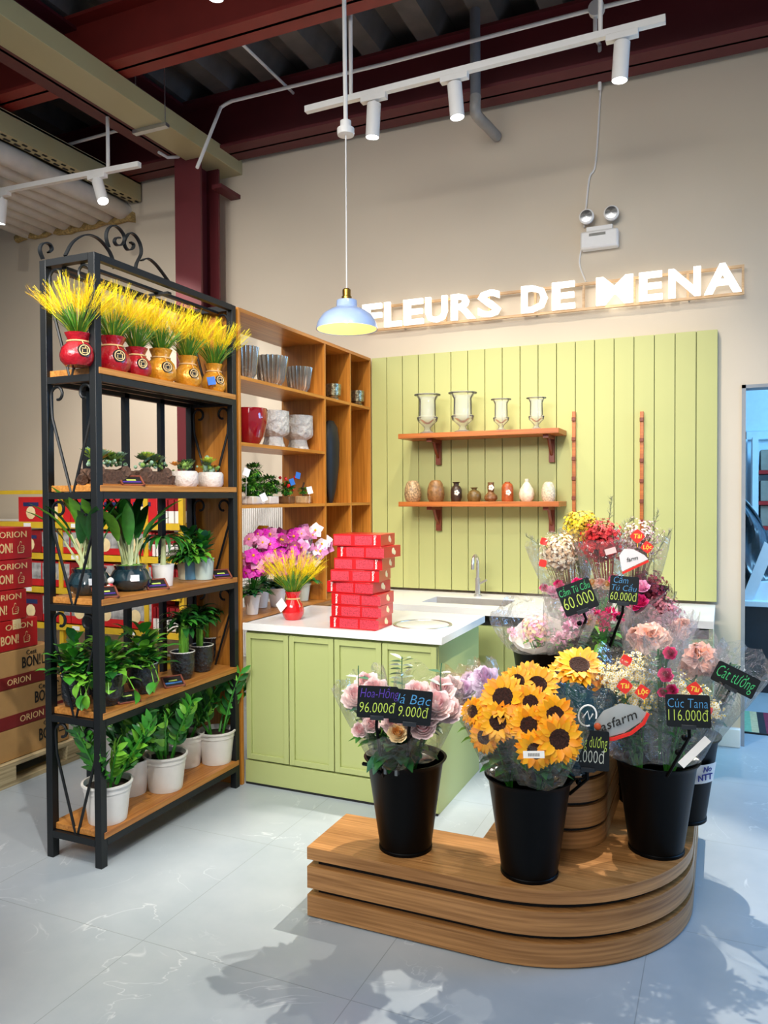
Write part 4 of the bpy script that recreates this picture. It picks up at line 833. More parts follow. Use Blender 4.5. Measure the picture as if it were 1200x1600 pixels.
# ================================================================ SUCCULENTS (second shelf)
lg = mat('driftwood', '#5a4030', .8, noise=.45, nscale=60, bump=1); sl = [mat('succ_green', '#7fa04a', .5, noise=.2), mat('succ_blue', '#8aa98c', .5, noise=.15), mat('succ_orange', '#d88a30', .5, noise=.2), mat('succ_dark', '#3e5a34', .5, noise=.2), mat('succ_yellow', '#b8cc3c', .5, noise=.15)]
def rosette(m, c, r, ci):
    m.cur = ci
    for ring in range(3):
        n = 9-ring*2
        for k in range(n): a = k*2*PI/n+ring*.4; m.leaf(c, (math.cos(a), math.sin(a), .25+ring*.6), r*(1-ring*.22), r*.42, -.35, 3, .5)
def succ(px, py, w_, h, mt, lb, n, wood_=False):
    x = -2.40; y = at_x(px, py, x).y; c = Vector((x, y, 1.553)); t = thing('succulent_bowl', lb, 'succulents', c, 'succulent planters on the rack')
    if wood_:
        m = MB()
        for k in range(9): yy = y-w_/2+w_*k/8; m.tube([(x+.05*math.sin(k), yy-.03, 1.575+.02*(k % 3)), (x-.04, yy, 1.60), (x+.03, yy+.04, 1.58+.015*(k % 2))], .025, 7)
        m.box((x-.05, y-w_/2, 1.556), (x+.05, y+w_/2, 1.615)); m.build('log_planter', mt, t); box((x-.06, y-w_/2-.01, 1.5525), (x+.065, y+w_/2+.01, 1.559)).build('wood_slice', OAKY, t, bevel=.002)
    else: MB().lathe([(.001, 0), (w_*.42, 0), (w_*.5, h*.2), (w_*.5, h*.85), (w_*.44, h), (w_*.40, h*.9), (.001, h*.85)], c, 20).build('bowl', mt, t)
    m = MB()
    for i in range(n): rosette(m, c+Vector((rnd.uniform(-.03, .03), rnd.uniform(-w_*.42, w_*.42), h+.01+rnd.random()*.035)), rnd.uniform(.032, .055), rnd.randrange(5))
    for i in range(n*3): m.cur = rnd.choice((0, 3, 1)); m.ball(c+Vector((rnd.uniform(-.04, .04), rnd.uniform(-w_*.45, w_*.45), h+rnd.random()*.03)), rnd.uniform(.006, .011), 6, 4)
    if n == 4:
        m.cur = 1; m.ball(c+Vector((-.02, .0, h+.045)), .022, 10, 8, (.8, 1, 2.0)); m.ball(c+Vector((.0, -.04, h+.03)), .015, 8, 6, (.7, 1, 1.8))
    m.build('succulent_plants', sl, t, kind='stuff')
rp_ = mat('white_rope_bowl', '#e4d8cd', .6, noise=.1, nscale=60, bump=.8)
succ(165, 750, .20, .085, lg, 'dark driftwood planter of succulents behind the front post', 15, True); succ(236, 752, .17, .085, lg, 'driftwood planter of orange tipped succulents in the middle of the shelf', 15, True)
succ(287, 752, .14, .075, rp_, 'white textured bowl of succulents beside the driftwood planter', 6); succ(329, 752, .13, .075, rp_, 'white textured bowl with a round cactus at the end of the shelf', 4)
def tagframe(px, py, zt, cp, lb, cs='#4a2c86'):
    q = at_x(px, py, -2.325); M = Matrix.Translation((-2.33, q.y, zt+.020)) @ Matrix.Rotation(R(62), 4, 'Z') @ Matrix.Rotation(R(38), 4, 'X')
    t = thing('framed_price_tag', lb, 'price tag', M.translation, 'small framed price tags on the rack'); w_, h = .050, .034; fm = mat('tag_frame_wood', '#8a4a38', .4, noise=.1)
    m = MB().box((-w_, -h, -.004), (w_, -h+.007, .004), M).box((-w_, h-.007, -.004), (w_, h, .004), M).box((-w_, -h, -.004), (-w_+.007, h, .004), M).box((w_-.007, -h, -.004), (w_, h, .004), M)
    m.build('frame', fm, t, smooth=False); MB().box((-w_+.007, -h+.007, -.003), (w_-.007, h-.007, 0), M).build('card', blk, t)
    MB().box((-w_+.010, -.012, 0), (w_-.010, -.003, .001), M).build('colour_stripe', P(cs, 'stripe'+cs), t); MB().box((-.02, .002, 0), (.02, .009, .001), M).build('price_line', mat('lime_chalk', '#d4f06a', .6, noise=.02), t)
tagframe(207, 752, 1.553, 0, 'framed price tag lying before the orange tipped succulents'); tagframe(166, 930, 1.091, 0, 'framed price tag against the front post on the third shelf'); tagframe(246, 918, 1.091, 0, 'framed price tag between the glazed pot and the white pot')
tagframe(347, 898, 1.091, 0, 'framed price tag at the far end of the third shelf'); tagframe(201, 1095, .629, 0, 'framed price tag between two black pots on the fourth shelf', '#20242c'); tagframe(272, 1076, .629, 0, 'framed price tag with a blue stripe near the bamboo pots', '#3f7ab8')

# ================================================================ THIRD SHELF PLANTS
glz = mat('blue_black_glaze', '#1c3038', .12, coat=.6, noise=.6, nscale=12); wst = mat('pale_stalk', '#c9cf9a', .5, noise=.08)
def strap(px, x, lb):
    y = at_x(px, 925, x).y; c = Vector((x, y, 1.092)); t = thing('strap_leaf_plant', lb, 'plant', c, 'glazed pots of strap leaf plants')
    MB().lathe([(.001, 0), (.055, 0), (.085, .025), (.093, .05), (.075, .085), (.066, .095), (.072, .112), (.066, .112), (.058, .095), (.001, .09)], c, 32).build('glazed_pot', glz, t)
    MB().ball(c+Vector((0, 0, .10)), .064, 16, 8, (1, 1, .25), .1).build('moss', moss, t)
    m = MB(); s_ = MB()
    for i in range(24):
        a = rnd.random()*6.28; l = rnd.uniform(.05, .62); d = Vector((math.cos(a)*l, math.sin(a)*l, 1)).normalized(); b = c+Vector((rnd.uniform(-.03, .03), rnd.uniform(-.03, .03), .105)); e = b+d*rnd.uniform(.10, .18)
        s_.tube([b, e], [.006, .004], 5); m.cur = rnd.choice((0, 1, 2)); m.leaf(e-d*.01, d, rnd.uniform(.17, .26), .055, .42, 6, .3)
    m.build('leaves', leafm, t); s_.build('stalks', wst, t); MB().box((-.018, -.014, 0), (.018, .014, .001), frame_at(c+Vector((.075, -.055, .06)), (.8, -.6, .2))).build('price_sticker', paper, t)
strap(140, -2.47, 'strap leaf plant in a blue glazed pot left of the front post'); strap(204, -2.41, 'large strap leaf plant in a blue glazed pot right of the front post')
q = at_x(173, 925, -2.36); t = thing('figurine', 'tiny white and red painted figurine between the two glazed pots', 'figurine', (-2.36, q.y, 1.091))
MB().lathe([(.001, 0), (.012, 0), (.014, .03), (.008, .05), (.001, .052)], (-2.36, q.y, 1.091), 12).build('red_coat', rdf, t); MB().ball((-2.36, q.y, 1.152), .014, 10, 8).ball((-2.36, q.y-.012, 1.128), .009, 8, 6).build('head', ivory, t)
def small(px, x, r, h, pm, lb, kind, lz=1.092, py=915):
    y = at_x(px, py, x).y; c = Vector((x, y, lz)); t = thing('potted_plant', lb, 'plant', c); pot(t, c, r*.85, r, h, pm, lip=.002, fill=moss if kind == 'dracaena' else soil)
    m = MB(); top = c+Vector((0, 0, h))
    if kind == 'dracaena':
        MB().tube([top-Vector((0, 0, .02)), top+Vector((.005, 0, .12))], [.014, .009], 8).build('trunk', wst, t)
        for i in range(20): a = rnd.random()*6.28; m.cur = rnd.choice((0, 1, 3)); m.leaf(top+Vector((0, 0, .12)), (math.cos(a), math.sin(a), rnd.uniform(.3, 1)), rnd.uniform(.12, .20), .022, 1.5, 6, .3)
    elif kind == 'rosette':
        for i in range(30): a = rnd.random()*6.28; e = rnd.random(); m.cur = rnd.choice((0, 1, 1, 3)); m.leaf(top+Vector((0, 0, .02+.07*e)), (math.cos(a), math.sin(a), .3+e*1.2), .075, .04, .1, 4, .3)
    else: bush(m, top, .07, .16, 90, .09, .035)
    m.build('leaves', leafm, t); return t
small(255, -2.38, .05, .10, ivory, 'dracaena with a bare stem in a white pot', 'dracaena'); small(290, -2.47, .04, .085, mat('cream_pot', '#cfc9ae', .4, noise=.05), 'leafy plant in a cream pot behind the white pot', 'bush')
small(298, -2.44, .037, .10, mat('blue_pot', '#5d8fae', .35, noise=.05), 'plant in a small blue pot near the end of the third shelf', 'bush'); small(319, -2.38, .05, .105, mat('pale_aqua_pot', '#bccfc6', .3, noise=.05), 'green rosette plant in a pale aqua pot', 'rosette')

# ================================================================ FOURTH SHELF: BLACK POTS
bpot = mat('black_embossed_ceramic', '#22262a', .25, coat=.4, noise=.5, nscale=70, bump=1.2)
def blackpot(px, x, r, kind, lb, py=1090):
    y = at_x(px, py, x).y; c = Vector((x, y, .629)); t = thing('potted_plant', lb, 'plant', c, 'plants in black embossed pots')
    MB().lathe([(.001, 0), (r*.7, 0), (r*.95, .04), (r, .08), (r*.98, .118), (r*1.03, .122), (r*1.03, .13), (r*.93, .13), (r*.9, .11), (.001, .105)], c, 28).build('embossed_pot', bpot, t)
    MB().tube([c+Vector((r*math.cos(a)*.99, r*math.sin(a)*.99, .131)) for a in [i*2*PI/24 for i in range(25)]], .003, 5).build('pale_rim', ivory, t)
    m = MB(); top = c+Vector((0, 0, .12))
    if kind == 'pothos':
        bush(m, top, .10, .20, 120, .085, .05, 3, .6); s_ = MB()
        for i in range(3):
            a = rnd.uniform(-1.9, .5); p = [top+Vector((math.cos(a)*k*.03, math.sin(a)*k*.03, .05*math.sin(k*.5)-.006*k*k*.5)) for k in range(6)]; s_.tube(p, .002, 4)
            for q in p[2:]: m.cur = rnd.choice((1, 2)); m.leaf(q, rv()+Vector((0, 0, -.2)), .065, .042, .7, 4, .2)
        s_.build('vines', leafm[2], t)
    else:
        s_ = MB(); 
        for k in range(4):
            o = Vector((rnd.uniform(-.03, .03), rnd.uniform(-.03, .03), 0)); hh_ = rnd.uniform(.12, .17)
            s_.lathe([(.009 if j % 2 else .0115, j*hh_/12) for j in range(13)], top+o, 8)
            for i in range(16): a = rnd.random()*6.28; m.cur = rnd.choice((0, 0, 1)); m.leaf(top+o+Vector((0, 0, hh_*rnd.uniform(.8, 1.1))), (math.cos(a), math.sin(a), rnd.uniform(.4, 1.6)), .12, .034, 1.0, 4, .2)
        s_.build('segmented_canes', wst if False else leafm[2], t)
    m.build('leaves', leafm, t)
blackpot(117, -2.50, .055, 'pothos', 'trailing pothos in a black pot left of the front post'); blackpot(168, -2.385, .068, 'pothos', 'pothos in a black pot directly behind the front post'); blackpot(223, -2.385, .068, 'pothos', 'bright pothos in a black pot between the two framed tags')
blackpot(286, -2.385, .058, 'cane', 'lucky bamboo in the left one of the paired black pots'); blackpot(316, -2.40, .058, 'cane', 'lucky bamboo in the right one of the paired black pots'); blackpot(330, -2.50, .055, 'cane', 'lucky bamboo in a black pot set back in the corner')

# ================================================================ BOTTOM SHELF: WHITE PLASTIC POTS
wpot = mat('white_plastic', '#e6e2dc', .45, noise=.03)
def zz(px, x, r, h, lb, n=13, H=.30):
    y = at_x(px, 1240, x).y; c = Vector((x, y, .143)); t = thing('potted_zz_plant', lb, 'plant', c, 'plants in white plastic pots on the bottom shelf')
    MB().lathe([(.001, 0), (r*.78, 0), (r*.80, .012), (r*.94, h*.80), (r*.97, h*.80), (r*.98, h*.95), (r*1.05, h*.95), (r*1.05, h), (r*.96, h), (r*.92, h*.86), (.001, h*.84)], c, 32).build('plastic_pot', wpot, t)
    MB().lathe([(r*.93, h*.86), (.001, h*.88)], c, 16).build('soil', soil, t); m = MB(); s_ = MB()
    for k in range(n):
        a = rnd.random()*6.28; l = rnd.uniform(.1, .55); d = Vector((math.cos(a)*l, math.sin(a)*l, 1)).normalized(); b = c+Vector((math.cos(a)*r*.35, math.sin(a)*r*.35, h*.85)); L = H*rnd.uniform(.6, 1.05)
        pts = [b+d*L*u+Vector((math.cos(a), math.sin(a), 0))*.05*u*u for u in (0, .25, .5, .75, 1)]; s_.tube(pts, [.007, .006, .005, .004, .002], 6)
        sd = d.cross(Vector((rnd.random()-.5, rnd.random()-.5, .1))).normalized()
        for i in range(7):
            u = .28+i*.105; q = b+d*L*u+Vector((math.cos(a), math.sin(a), 0))*.05*u*u
            for s2 in (-1, 1): m.cur = rnd.choice((0, 0, 1, 1, 2)) if k else 2; m.leaf(q, d*1.0+sd*s2+rv(.25), .080-.03*abs(u-.55), .027, .5, 4, .25, nrm=d.cross(sd)+rv(.4))
    s_.build('stems', leafm[1], t); m.build('leaflets', leafm, t)
zz(168, -2.38, .100, .165, 'zz plant in a white plastic pot just behind the front post'); zz(204, -2.50, .09, .16, 'zz plant in a white plastic pot set back at the near end'); zz(259, -2.385, .098, .165, 'zz plant in a white plastic pot in the middle of the bottom shelf')
zz(291, -2.50, .09, .16, 'zz plant in a white plastic pot set back behind the middle one'); zz(339, -2.385, .095, .165, 'zz plant with one bright stem at the far end by the green island', 5, .33)
# ================================================================ BUCKETS
def bucket(c, lb, h=.325, r0=.095, r1=.140):
    t = thing('flower_bucket', lb, 'bucket', c, 'black flower buckets')
    MB().open_lathe([(.001, .004), (r0-.004, .004), (r1-.006, h-.02), (r1+.006, h-.004), (r1+.008, h), (r1-.001, h), (r1-.006, h-.012), (r0-.008, .01), (.001, .01)], c, 40).build('bucket_body', bucketm, t)
    MB().lathe([(r0, 0), (r0, .01), (r0-.002, .012)], c, 40).build('base_ring', bucketm, t)
    MB().lathe([(r1*.9, h*.78), (.001, h*.78)], c, 20).build('water', mat('dark_water', '#0c1410', .1, noise=.1), t)
    return t
ZP = .252
bucket((-1.036, 2.53, ZP), 'black bucket of pink roses on the left end of the plinth')
bucket((-.588, 2.52, ZP), 'black bucket of sunflowers at the front middle of the plinth')
bucket((-.215, 2.86, ZP), 'black bucket of daisies on the right of the plinth')
bk = bucket((-.150, 3.19, ZP), 'black bucket with a white handwritten label, behind the daisies')
bucket((-.655, 3.12, .56), 'black bucket of pale pink bouquets on the riser, at its left'); bucket((-.45, 3.27, .56), 'black bucket on the riser hidden behind the chalk price signs')
bucket((-.56, 3.50, .78), 'black bucket on the hidden rear riser holding dried flowers', r0=.09, r1=.12); bucket((-.33, 3.52, .78), 'black bucket on the hidden rear riser behind the right chalk sign', r0=.08, r1=.11)
bucket((-.30, 3.30, .252), 'black bucket low behind the daisies holding peach bouquets', h=.33)
q = at_y(1103, 1205, 3.10); M = frame_at(Vector((-.062, 3.118, q.z)), (.62, -.78, -.12), .12); 
b = MB()
for k in range(7):
    a0 = .15+k*.18; b.v += [(-.150+.1235*math.sin(a0), 3.19-.1235*math.cos(a0), ZP+.17), (-.150+.136*math.sin(a0), 3.19-.136*math.cos(a0), ZP+.245)]
b.f = [(k*2, k*2+2, k*2+3, k*2+1) for k in range(6)]; b.mi = [0]*6
b.build('handwritten_label', paper, bk)
def onb(a0, z, r=.131): p = Vector((-.150+r*math.sin(a0), 3.19-r*math.cos(a0), z)); return frame_at(p, (math.sin(a0), -math.cos(a0), -.1), .06)
inkb = mat('blue_ink', '#2a2f8a', .6, noise=.05)
text('No', onb(.80, ZP+.226, .1355), .022, inkb, bk, shear=.2); text('NTT', onb(.75, ZP+.195, .1315), .024, inkb, bk, bold=.02)

# ================================================================ FLOWER HEADS AND WRAPS
petal_y = [mat('sunflower_petal', '#fdb010', .5, noise=.12, nscale=25), mat('sunflower_petal_deep', '#f89806', .5, noise=.12, nscale=25)]
disc_m = mat('sunflower_disc', '#34180f', .9, noise=.5, nscale=160, bump=1)
def sunflower(parent, c, r, nrm):
    c = Vector(c); n = Vector(nrm).normalized(); M3 = frame_at(c, n).to_3x3(); m = MB()
    r *= 1.08
    for ring, cnt, rr in ((0, 19, 1), (1, 17, .93), (2, 15, .80)):
        for k in range(cnt):
            a = k*2*PI/cnt+ring*.3+rnd.uniform(-.08, .08); d = M3 @ Vector((math.cos(a), math.sin(a), .10+ring*.18+rnd.uniform(-.05, .1))); m.cur = rnd.choice((0, 0, 1))
            m.leaf(c+d*r*.34, d, r*.70*rr*rnd.uniform(.90, 1.08), r*.33, rnd.uniform(.0, .5), 4, .25, nrm=n, shape=.8)
    h = m.build('flower_head', petal_y, parent)
    MM = frame_at(c+n*r*.02, n); MB().add([MM @ Vector(v) for v in MB().lathe([(r*.46, r*.02), (r*.46, r*.16), (r*.38, r*.21), (r*.2, r*.18), (.001, r*.14)], (0, 0, 0), 24).v], MB().lathe([(r*.46, r*.02), (r*.46, r*.16), (r*.38, r*.21), (r*.2, r*.18), (.001, r*.14)], (0, 0, 0), 24).f).build('seed_disc', disc_m, h)
    g_ = MB()
    for k in range(9): a = k*.7; d = M3 @ Vector((math.cos(a), math.sin(a), -.2)); g_.leaf(c-n*r*.12, d, r*.6, r*.25, .3, 3, .2, nrm=n)
    g_.build('sepals', leafm[1], h)
def rose(parent, c, r, nrm, m_, nm='flower_head'):
    c = Vector(c); n = Vector(nrm).normalized(); M3 = frame_at(c, n).to_3x3(); m = MB(); NR = 6
    for ring in range(NR):
        q = ring/(NR-1); cnt = 6 if ring < 2 else (5 if ring < 4 else 3); open_ = 1-q                  # outer petals lie open, inner ones stand up
        for k in range(cnt):
            a0 = k*2*PI/cnt+ring*.9+rnd.uniform(-.2, .2); vs = []; W_ = PI/cnt*(1.25 if ring < 4 else 1.6); tilt = rnd.uniform(-.08, .08)
            for j in range(6):
                v = j/5; rad = r*((.10+.20*open_)+(.12+.62*open_)*math.sin(v*PI*.5)**.8+(.14*open_*max(0, v-.7)/.3)); z = r*(-.55+(1.0+.12*q+tilt)*v**(1+.8*open_)*(.45+.62*q**.6)+.12)-(max(0, v-.8)*r*.35*open_)
                for i in range(7):
                    u = i/6*2-1; a = a0+u*W_*(.55+.45*math.sin(PI*min(1, v*.8+.1))); wv = .05*math.sin(u*5+k*2+ring)*v
                    vs.append(c+M3 @ Vector((rad*(1-.10*u*u+wv)*math.cos(a), rad*(1-.10*u*u+wv)*math.sin(a), z+r*(wv-.16*u*u*v))))
            m.cur = 0 if (ring < 3 or rnd.random() < .4) else 1
            m.add(vs, [(j*7+i, j*7+i+1, j*7+i+8, j*7+i+7) for j in range(5) for i in range(6)])
    return m.build(nm, m_, parent)
def puff(parent, c, r, nrm, m_, nm='flower_head', n=60, pl=.45, sq=1.0):   # ruffled head (carnation, hydrangea, organza rose)
    m = MB(); c = Vector(c); nn = Vector(nrm).normalized()
    for i in range(n):
        d = rv().normalized(); d = (d+nn*.5).normalized(); m.cur = rnd.randrange(len(m_)); m.leaf(c+d*r*.35, d, r*.65, r*pl, .5, 2, .3, nrm=rv().normalized(), shape=.6)
    return m.build(nm, m_, parent)
def spray(parent, c, r, nrm, ms, n, fr, nm='small_blossoms', green_=None, stemc=None, depth=.6):       # cloud of tiny flowers
    m = MB(); c = Vector(c); nn = Vector(nrm).normalized(); s_ = MB()
    n = int(n*1.9); fr *= .80
    for i in range(n):
        d = (rv().normalized()+nn*.45).normalized(); p = c+Vector((d.x, d.y, d.z*1.05))*r*rnd.uniform(.35, 1.12); m.cur = rnd.randrange(len(ms)); M3 = frame_at(p, d+rv(.3)).to_3x3()
        for k in range(5):
            a = k*2*PI/5; e = M3 @ Vector((math.cos(a), math.sin(a), .15)); f_ = M3 @ Vector((math.cos(a+.5), math.sin(a+.5), .1)); g2 = M3 @ Vector((math.cos(a-.5), math.sin(a-.5), .1))
            m.add([p, p+g2*fr*.75, p+e*fr, p+f_*fr*.75], [(0, 1, 2, 3)])
        if stemc and i % 3 == 0: s_.tube([c-nn*r*.9, p-d*.004], .0012, 3)
    m.build(nm, ms, parent, kind='stuff', smooth=False)
    if stemc: s_.build('fine_stems', stemc, parent, kind='stuff')
def daisies(parent, c, r, nrm, n, fr):
    m = MB(); c = Vector(c); nn = Vector(nrm).normalized()
    fr *= .80
    for i in range(n):
        d = (rv().normalized()+nn*.55).normalized(); p = c+d*r*rnd.uniform(.4, 1.15); M3 = frame_at(p, d+rv(.4)).to_3x3(); m.cur = 0
        for k in range(8):
            a = k*PI/4; e = M3 @ Vector((math.cos(a), math.sin(a), .05)); s2 = M3 @ Vector((-math.sin(a), math.cos(a), 0)); m.add([p, p+e*fr*.6-s2*fr*.2, p+e*fr, p+e*fr*.6+s2*fr*.2], [(0, 1, 2, 3)])
        m.cur = 1; m.ball(p+M3 @ Vector((0, 0, fr*.12)), fr*.33, 6, 4)
    m.build('daisy_blossoms', [mat('daisy_white', '#ecebd6', .6, noise=.03), mat('daisy_centre', '#e2c13a', .7, noise=.1)], parent, kind='stuff', smooth=False)
def rim_z(z): return .589 if z < .70 else (.889 if z < .95 else 1.107)      # rim of the bucket the bouquet stands in
def axisM(a, b):
    d = (b-a).normalized(); return d.to_track_quat('Z', 'Y').to_matrix().to_4x4()
def wrap(parent, a, b, r0, r1, m_, over=.08, nm='cellophane_wrap', rows=12, n=44, seed=0, wav=.05):
    a, b = Vector(a), Vector(b); M = axisM(a, b); L = (b-a).length; rs = random.Random(seed+int(a.x*1000)); ph = [rs.uniform(0, 6) for _ in range(6)]; m = MB()
    jag = [rs.uniform(.3, 1) for _ in range(n//3+1)]
    for j in range(rows+1):
        v = j/rows
        for i in range(n):
            an = 2*PI*i/n; rr = (r0+(r1-r0)*v**.9)*(1+wav*v*(math.sin(5*an+ph[0]+v*2)+.7*math.sin(9*an+ph[1]-v*3)+.4*math.sin(17*an+ph[2])))
            z = L*v+(over*(jag[i//3]*.6+.4+.25*math.sin(7*an+ph[3])) if j == rows else (over*.5*v**6 if j > rows-3 else 0))
            q = a+(M @ Vector((rr*math.cos(an), rr*math.sin(an), z))); q.z = max(q.z, rim_z(a.z)+.004*math.sin(5*an)); m.v.append(tuple(q))
    m.f = [(j*n+i, j*n+(i+1) % n, (j+1)*n+(i+1) % n, (j+1)*n+i) for j in range(rows) for i in range(n)]; m.mi = [0]*len(m.f)
    return m.build(nm, m_, parent)
def stems(parent, a, b, r, n=14, lf=40, L=.10, W=.035, shades=leafm):
    a, b = Vector(a), Vector(b); M = axisM(a, b); H = (b-a).length; s_ = MB(); m = MB()
    for i in range(n):
        an = rnd.random()*6.28; q = M @ Vector((math.cos(an)*r*rnd.random(), math.sin(an)*r*rnd.random(), H)); s_.tube([a+q*.02, a+q*.5, a+q], .0028, 5)
    for i in range(lf):
        u = rnd.uniform(.25, .95); an = rnd.random()*6.28; q = a+(M @ Vector((math.cos(an)*r*u*.5, math.sin(an)*r*u*.5, H*u))); m.cur = rnd.randrange(len(shades)); q.z = max(q.z, rim_z(a.z)+.01+rnd.random()*.03); dl = (b-a).normalized()+rv(.8); dl.z = abs(dl.z); m.leaf(q, dl, L*rnd.uniform(.6, 1.1), W, .7, 4, .2)
    s_.build('stems', shades[1], parent)
    if lf: m.build('leaves', shades, parent)
def bouquet(lb, a, b, grp='wrapped bouquets', cat='bouquet'): return thing('bouquet', lb, cat, a, grp)
T = lambda p, y=None: Vector((CAM.x-p[0], CAM.y-p[1], (CAM.z-p[2])*.6)).normalized()
pinkm = [mat('rose_pink', '#fbe4e2', .5, noise=.06), mat('rose_pink_deep', '#f6c8ca', .5, noise=.1)]; lilac = [mat('rose_lilac', '#f0dff2', .5, noise=.05), mat('rose_lilac_deep', '#e6c0e2', .5, noise=.1)]
peach = [mat('peach_a', '#fbd3c4', .5, noise=.08), mat('peach_b', '#f7b9a2', .5, noise=.1), mat('peach_c', '#f8d9cf', .5, noise=.05)]
creamr = [mat('cream_rose', '#f3ddb0', .5, noise=.08), mat('cream_rose_deep', '#e2a85c', .5, noise=.1)]
hot = [mat('hot_pink', '#ef3d8c', .5, noise=.12), mat('hot_pink_deep', '#c81a63', .5, noise=.12)]; candy = [mat('candy_pink', '#f8b0d0', .5, noise=.1), mat('candy_light', '#fbd3e4', .5, noise=.05)]
wroll = [mat('matte_white', '#f6eef0', .6, noise=.03)]

# --- bucket 1: pink roses, silver dollar leaves
B1 = Vector((-1.036, 2.53, .50))
def rose_b(lb, base, tippx, y, r, heads, film_, mset=pinkm, over=.07, lf=40, sh=leafm, rw=None, W=.04):
    tip = at_y(*tippx, y); t = bouquet(lb, base, tip); a = Vector(base); L = (tip-a)
    for (px, py, yy, rr, ms) in heads:
        c = at_y(px, py, yy); rose(t, c, rr*1.15, T(c)+Vector((0, 0, .6))+L.normalized()*.4, ms)
    stems(t, a, a+L*.85, r*.7, 12, lf, .11, W, sh); 
    if film_: wrap(t, a, tip, .035, rw or r, film_, over, seed=len(heads))
    return t
rose_b('bouquet of pale pink roses in clear film leaning left in the left bucket', (-1.08, 2.50, .50), (566, 1075), 2.44, .085, [(556, 1088, 2.40, .040, pinkm), (586, 1078, 2.42, .040, pinkm), (573, 1066, 2.47, .036, pinkm), (600, 1090, 2.46, .036, pinkm)], film_clear, rw=.098, over=.05)
rose_b('bouquet of pale pink roses in clear film right of the chalk signs', (-1.0, 2.50, .50), (668, 1085), 2.46, .095, [(652, 1082, 2.44, .040, pinkm), (683, 1100, 2.41, .044, pinkm), (665, 1112, 2.39, .042, pinkm), (700, 1108, 2.46, .040, pinkm), (660, 1136, 2.36, .034, pinkm), (690, 1075, 2.5, .038, pinkm)], film_clear, rw=.12, over=.06)
rose_b('low bouquet of cream and pink roses under the chalk signs', (-1.05, 2.46, .50), (618, 1140), 2.36, .08, [(562, 1140, 2.36, .022, pinkm), (580, 1131, 2.34, .024, pinkm), (612, 1130, 2.32, .028, pinkm), (621, 1145, 2.30, .026, creamr), (636, 1128, 2.34, .024, pinkm)], film_clear, lf=60, sh=[leafm[0], leafm[0], leafm[3]], rw=.11, W=.05)
t = rose_b('bouquet of pale lilac pink roses between the roses and sunflowers', (-.64, 2.60, .52), (738, 1070), 2.66, .10, [(705, 1068, 2.60, .030, pinkm), (724, 1076, 2.63, .032, lilac), (757, 1060, 2.66, .044, lilac), (765, 1090, 2.62, .044, lilac), (735, 1062, 2.68, .030, lilac), (722, 1098, 2.62, .034, pinkm)], film_clear, over=.06, rw=.115)
silv = [mat('eucalyptus_silver', '#a9bdb0', .5, noise=.1), mat('eucalyptus_pale', '#dfe6e0', .5, noise=.05), leafm[3]]
def euca(lb, pts, y, n):
    q = [at_y(px, py, y) for px, py in pts]; t = thing('eucalyptus_sprig', lb, 'sprig', q[0], 'silver dollar sprigs'); c = crv(q, 6); MB().tube(c, .0018, 5).build('stem', leafm[3], t); m = MB()
    for i in range(n):
        p = c[int(len(c)*(.35+.62*i/n))]
        for s in (-1, 1): m.cur = rnd.randrange(3); m.leaf(p, Vector((s, -.2, .35))+rv(.3), .046, .034, .2, 3, .1, shape=.8)
    m.build('round_leaves', silv, t)
euca('silver eucalyptus sprig standing up above the chalk signs', [(630, 1120), (628, 1060), (628, 1026)], 2.50, 8); euca('short eucalyptus sprig inside the left rose wrap', [(560, 1110), (560, 1070), (560, 1040)], 2.44, 2); euca('white leaf sprig above the right roses', [(690, 1090), (688, 1060), (690, 1036)], 2.47, 2)

# --- bucket 2: sunflowers
def sun_b(lb, base, tippx, y, heads, film_, rw, over=.02, lf=60, sleeve=None):
    tip = at_y(*tippx, y); t = bouquet(lb, base, tip, 'sunflower bouquets'); a = Vector(base)
    for (px, py, yy, rr, dx, dz) in heads:
        c = at_y(px, py, yy); sunflower(t, c, rr, T(c)*1.2+Vector((dx, 0, dz)))
    stems(t, a, a+(tip-a)*.85, rw*.7, 9, lf, .11, .05, [leafm[0], leafm[1], leafm[0]]); wrap(t, a, tip, .045, rw, film_, over, seed=9)
    return t
s1 = sun_b('large bouquet of sunflowers in clear film, left half of the middle bucket', (-.64, 2.50, .50), (786, 1118), 2.40, [(787, 1092, 2.36, .072, -.25, .5), (779, 1127, 2.33, .060, -.2, .05), (758, 1151, 2.36, .050, -.6, -.1), (741, 1112, 2.44, .045, -.8, .2), (808, 1066, 2.42, .052, .1, .8)], film_clear, .125)
s2 = sun_b('bouquet of sunflowers with a barcode sticker, right half of the middle bucket', (-.55, 2.48, .50), (850, 1130), 2.36, [(840, 1072, 2.44, .064, 0, .8), (829, 1099, 2.36, .055, -.1, .3), (827, 1133, 2.31, .058, -.15, .1), (866, 1118, 2.33, .060, .35, .25), (873, 1154, 2.26, .066, .2, .05), (837, 1171, 2.26, .056, -.1, -.25), (826, 1056, 2.5, .05, -.2, 1.0)], film_clear, .13)
q = at_y(834, 1179, 2.185); MB().box((-.030, -.010, 0), (.030, .010, .001), frame_at(q, T(q), .06)).build('barcode_sticker', paper, s2)
mm = MB(); 
for k in range(14): mm.box((-.016+k*.0024, -.005, .001), (-.0148+k*.0024, .004, .0014), frame_at(q, T(q), .06))
mm.build('barcode', blk, s2, smooth=False)
s3 = sun_b('bouquet of sunflowers tilted upward in dark teal film beside the daisies', (-.50, 2.62, .52), (900, 1068), 2.78, [(905, 1044, 2.74, .082, .15, 1.6), (942, 1078, 2.74, .050, 1.4, .1), (878, 1050, 2.80, .050, -.3, 1.2)], film_clear, .10)
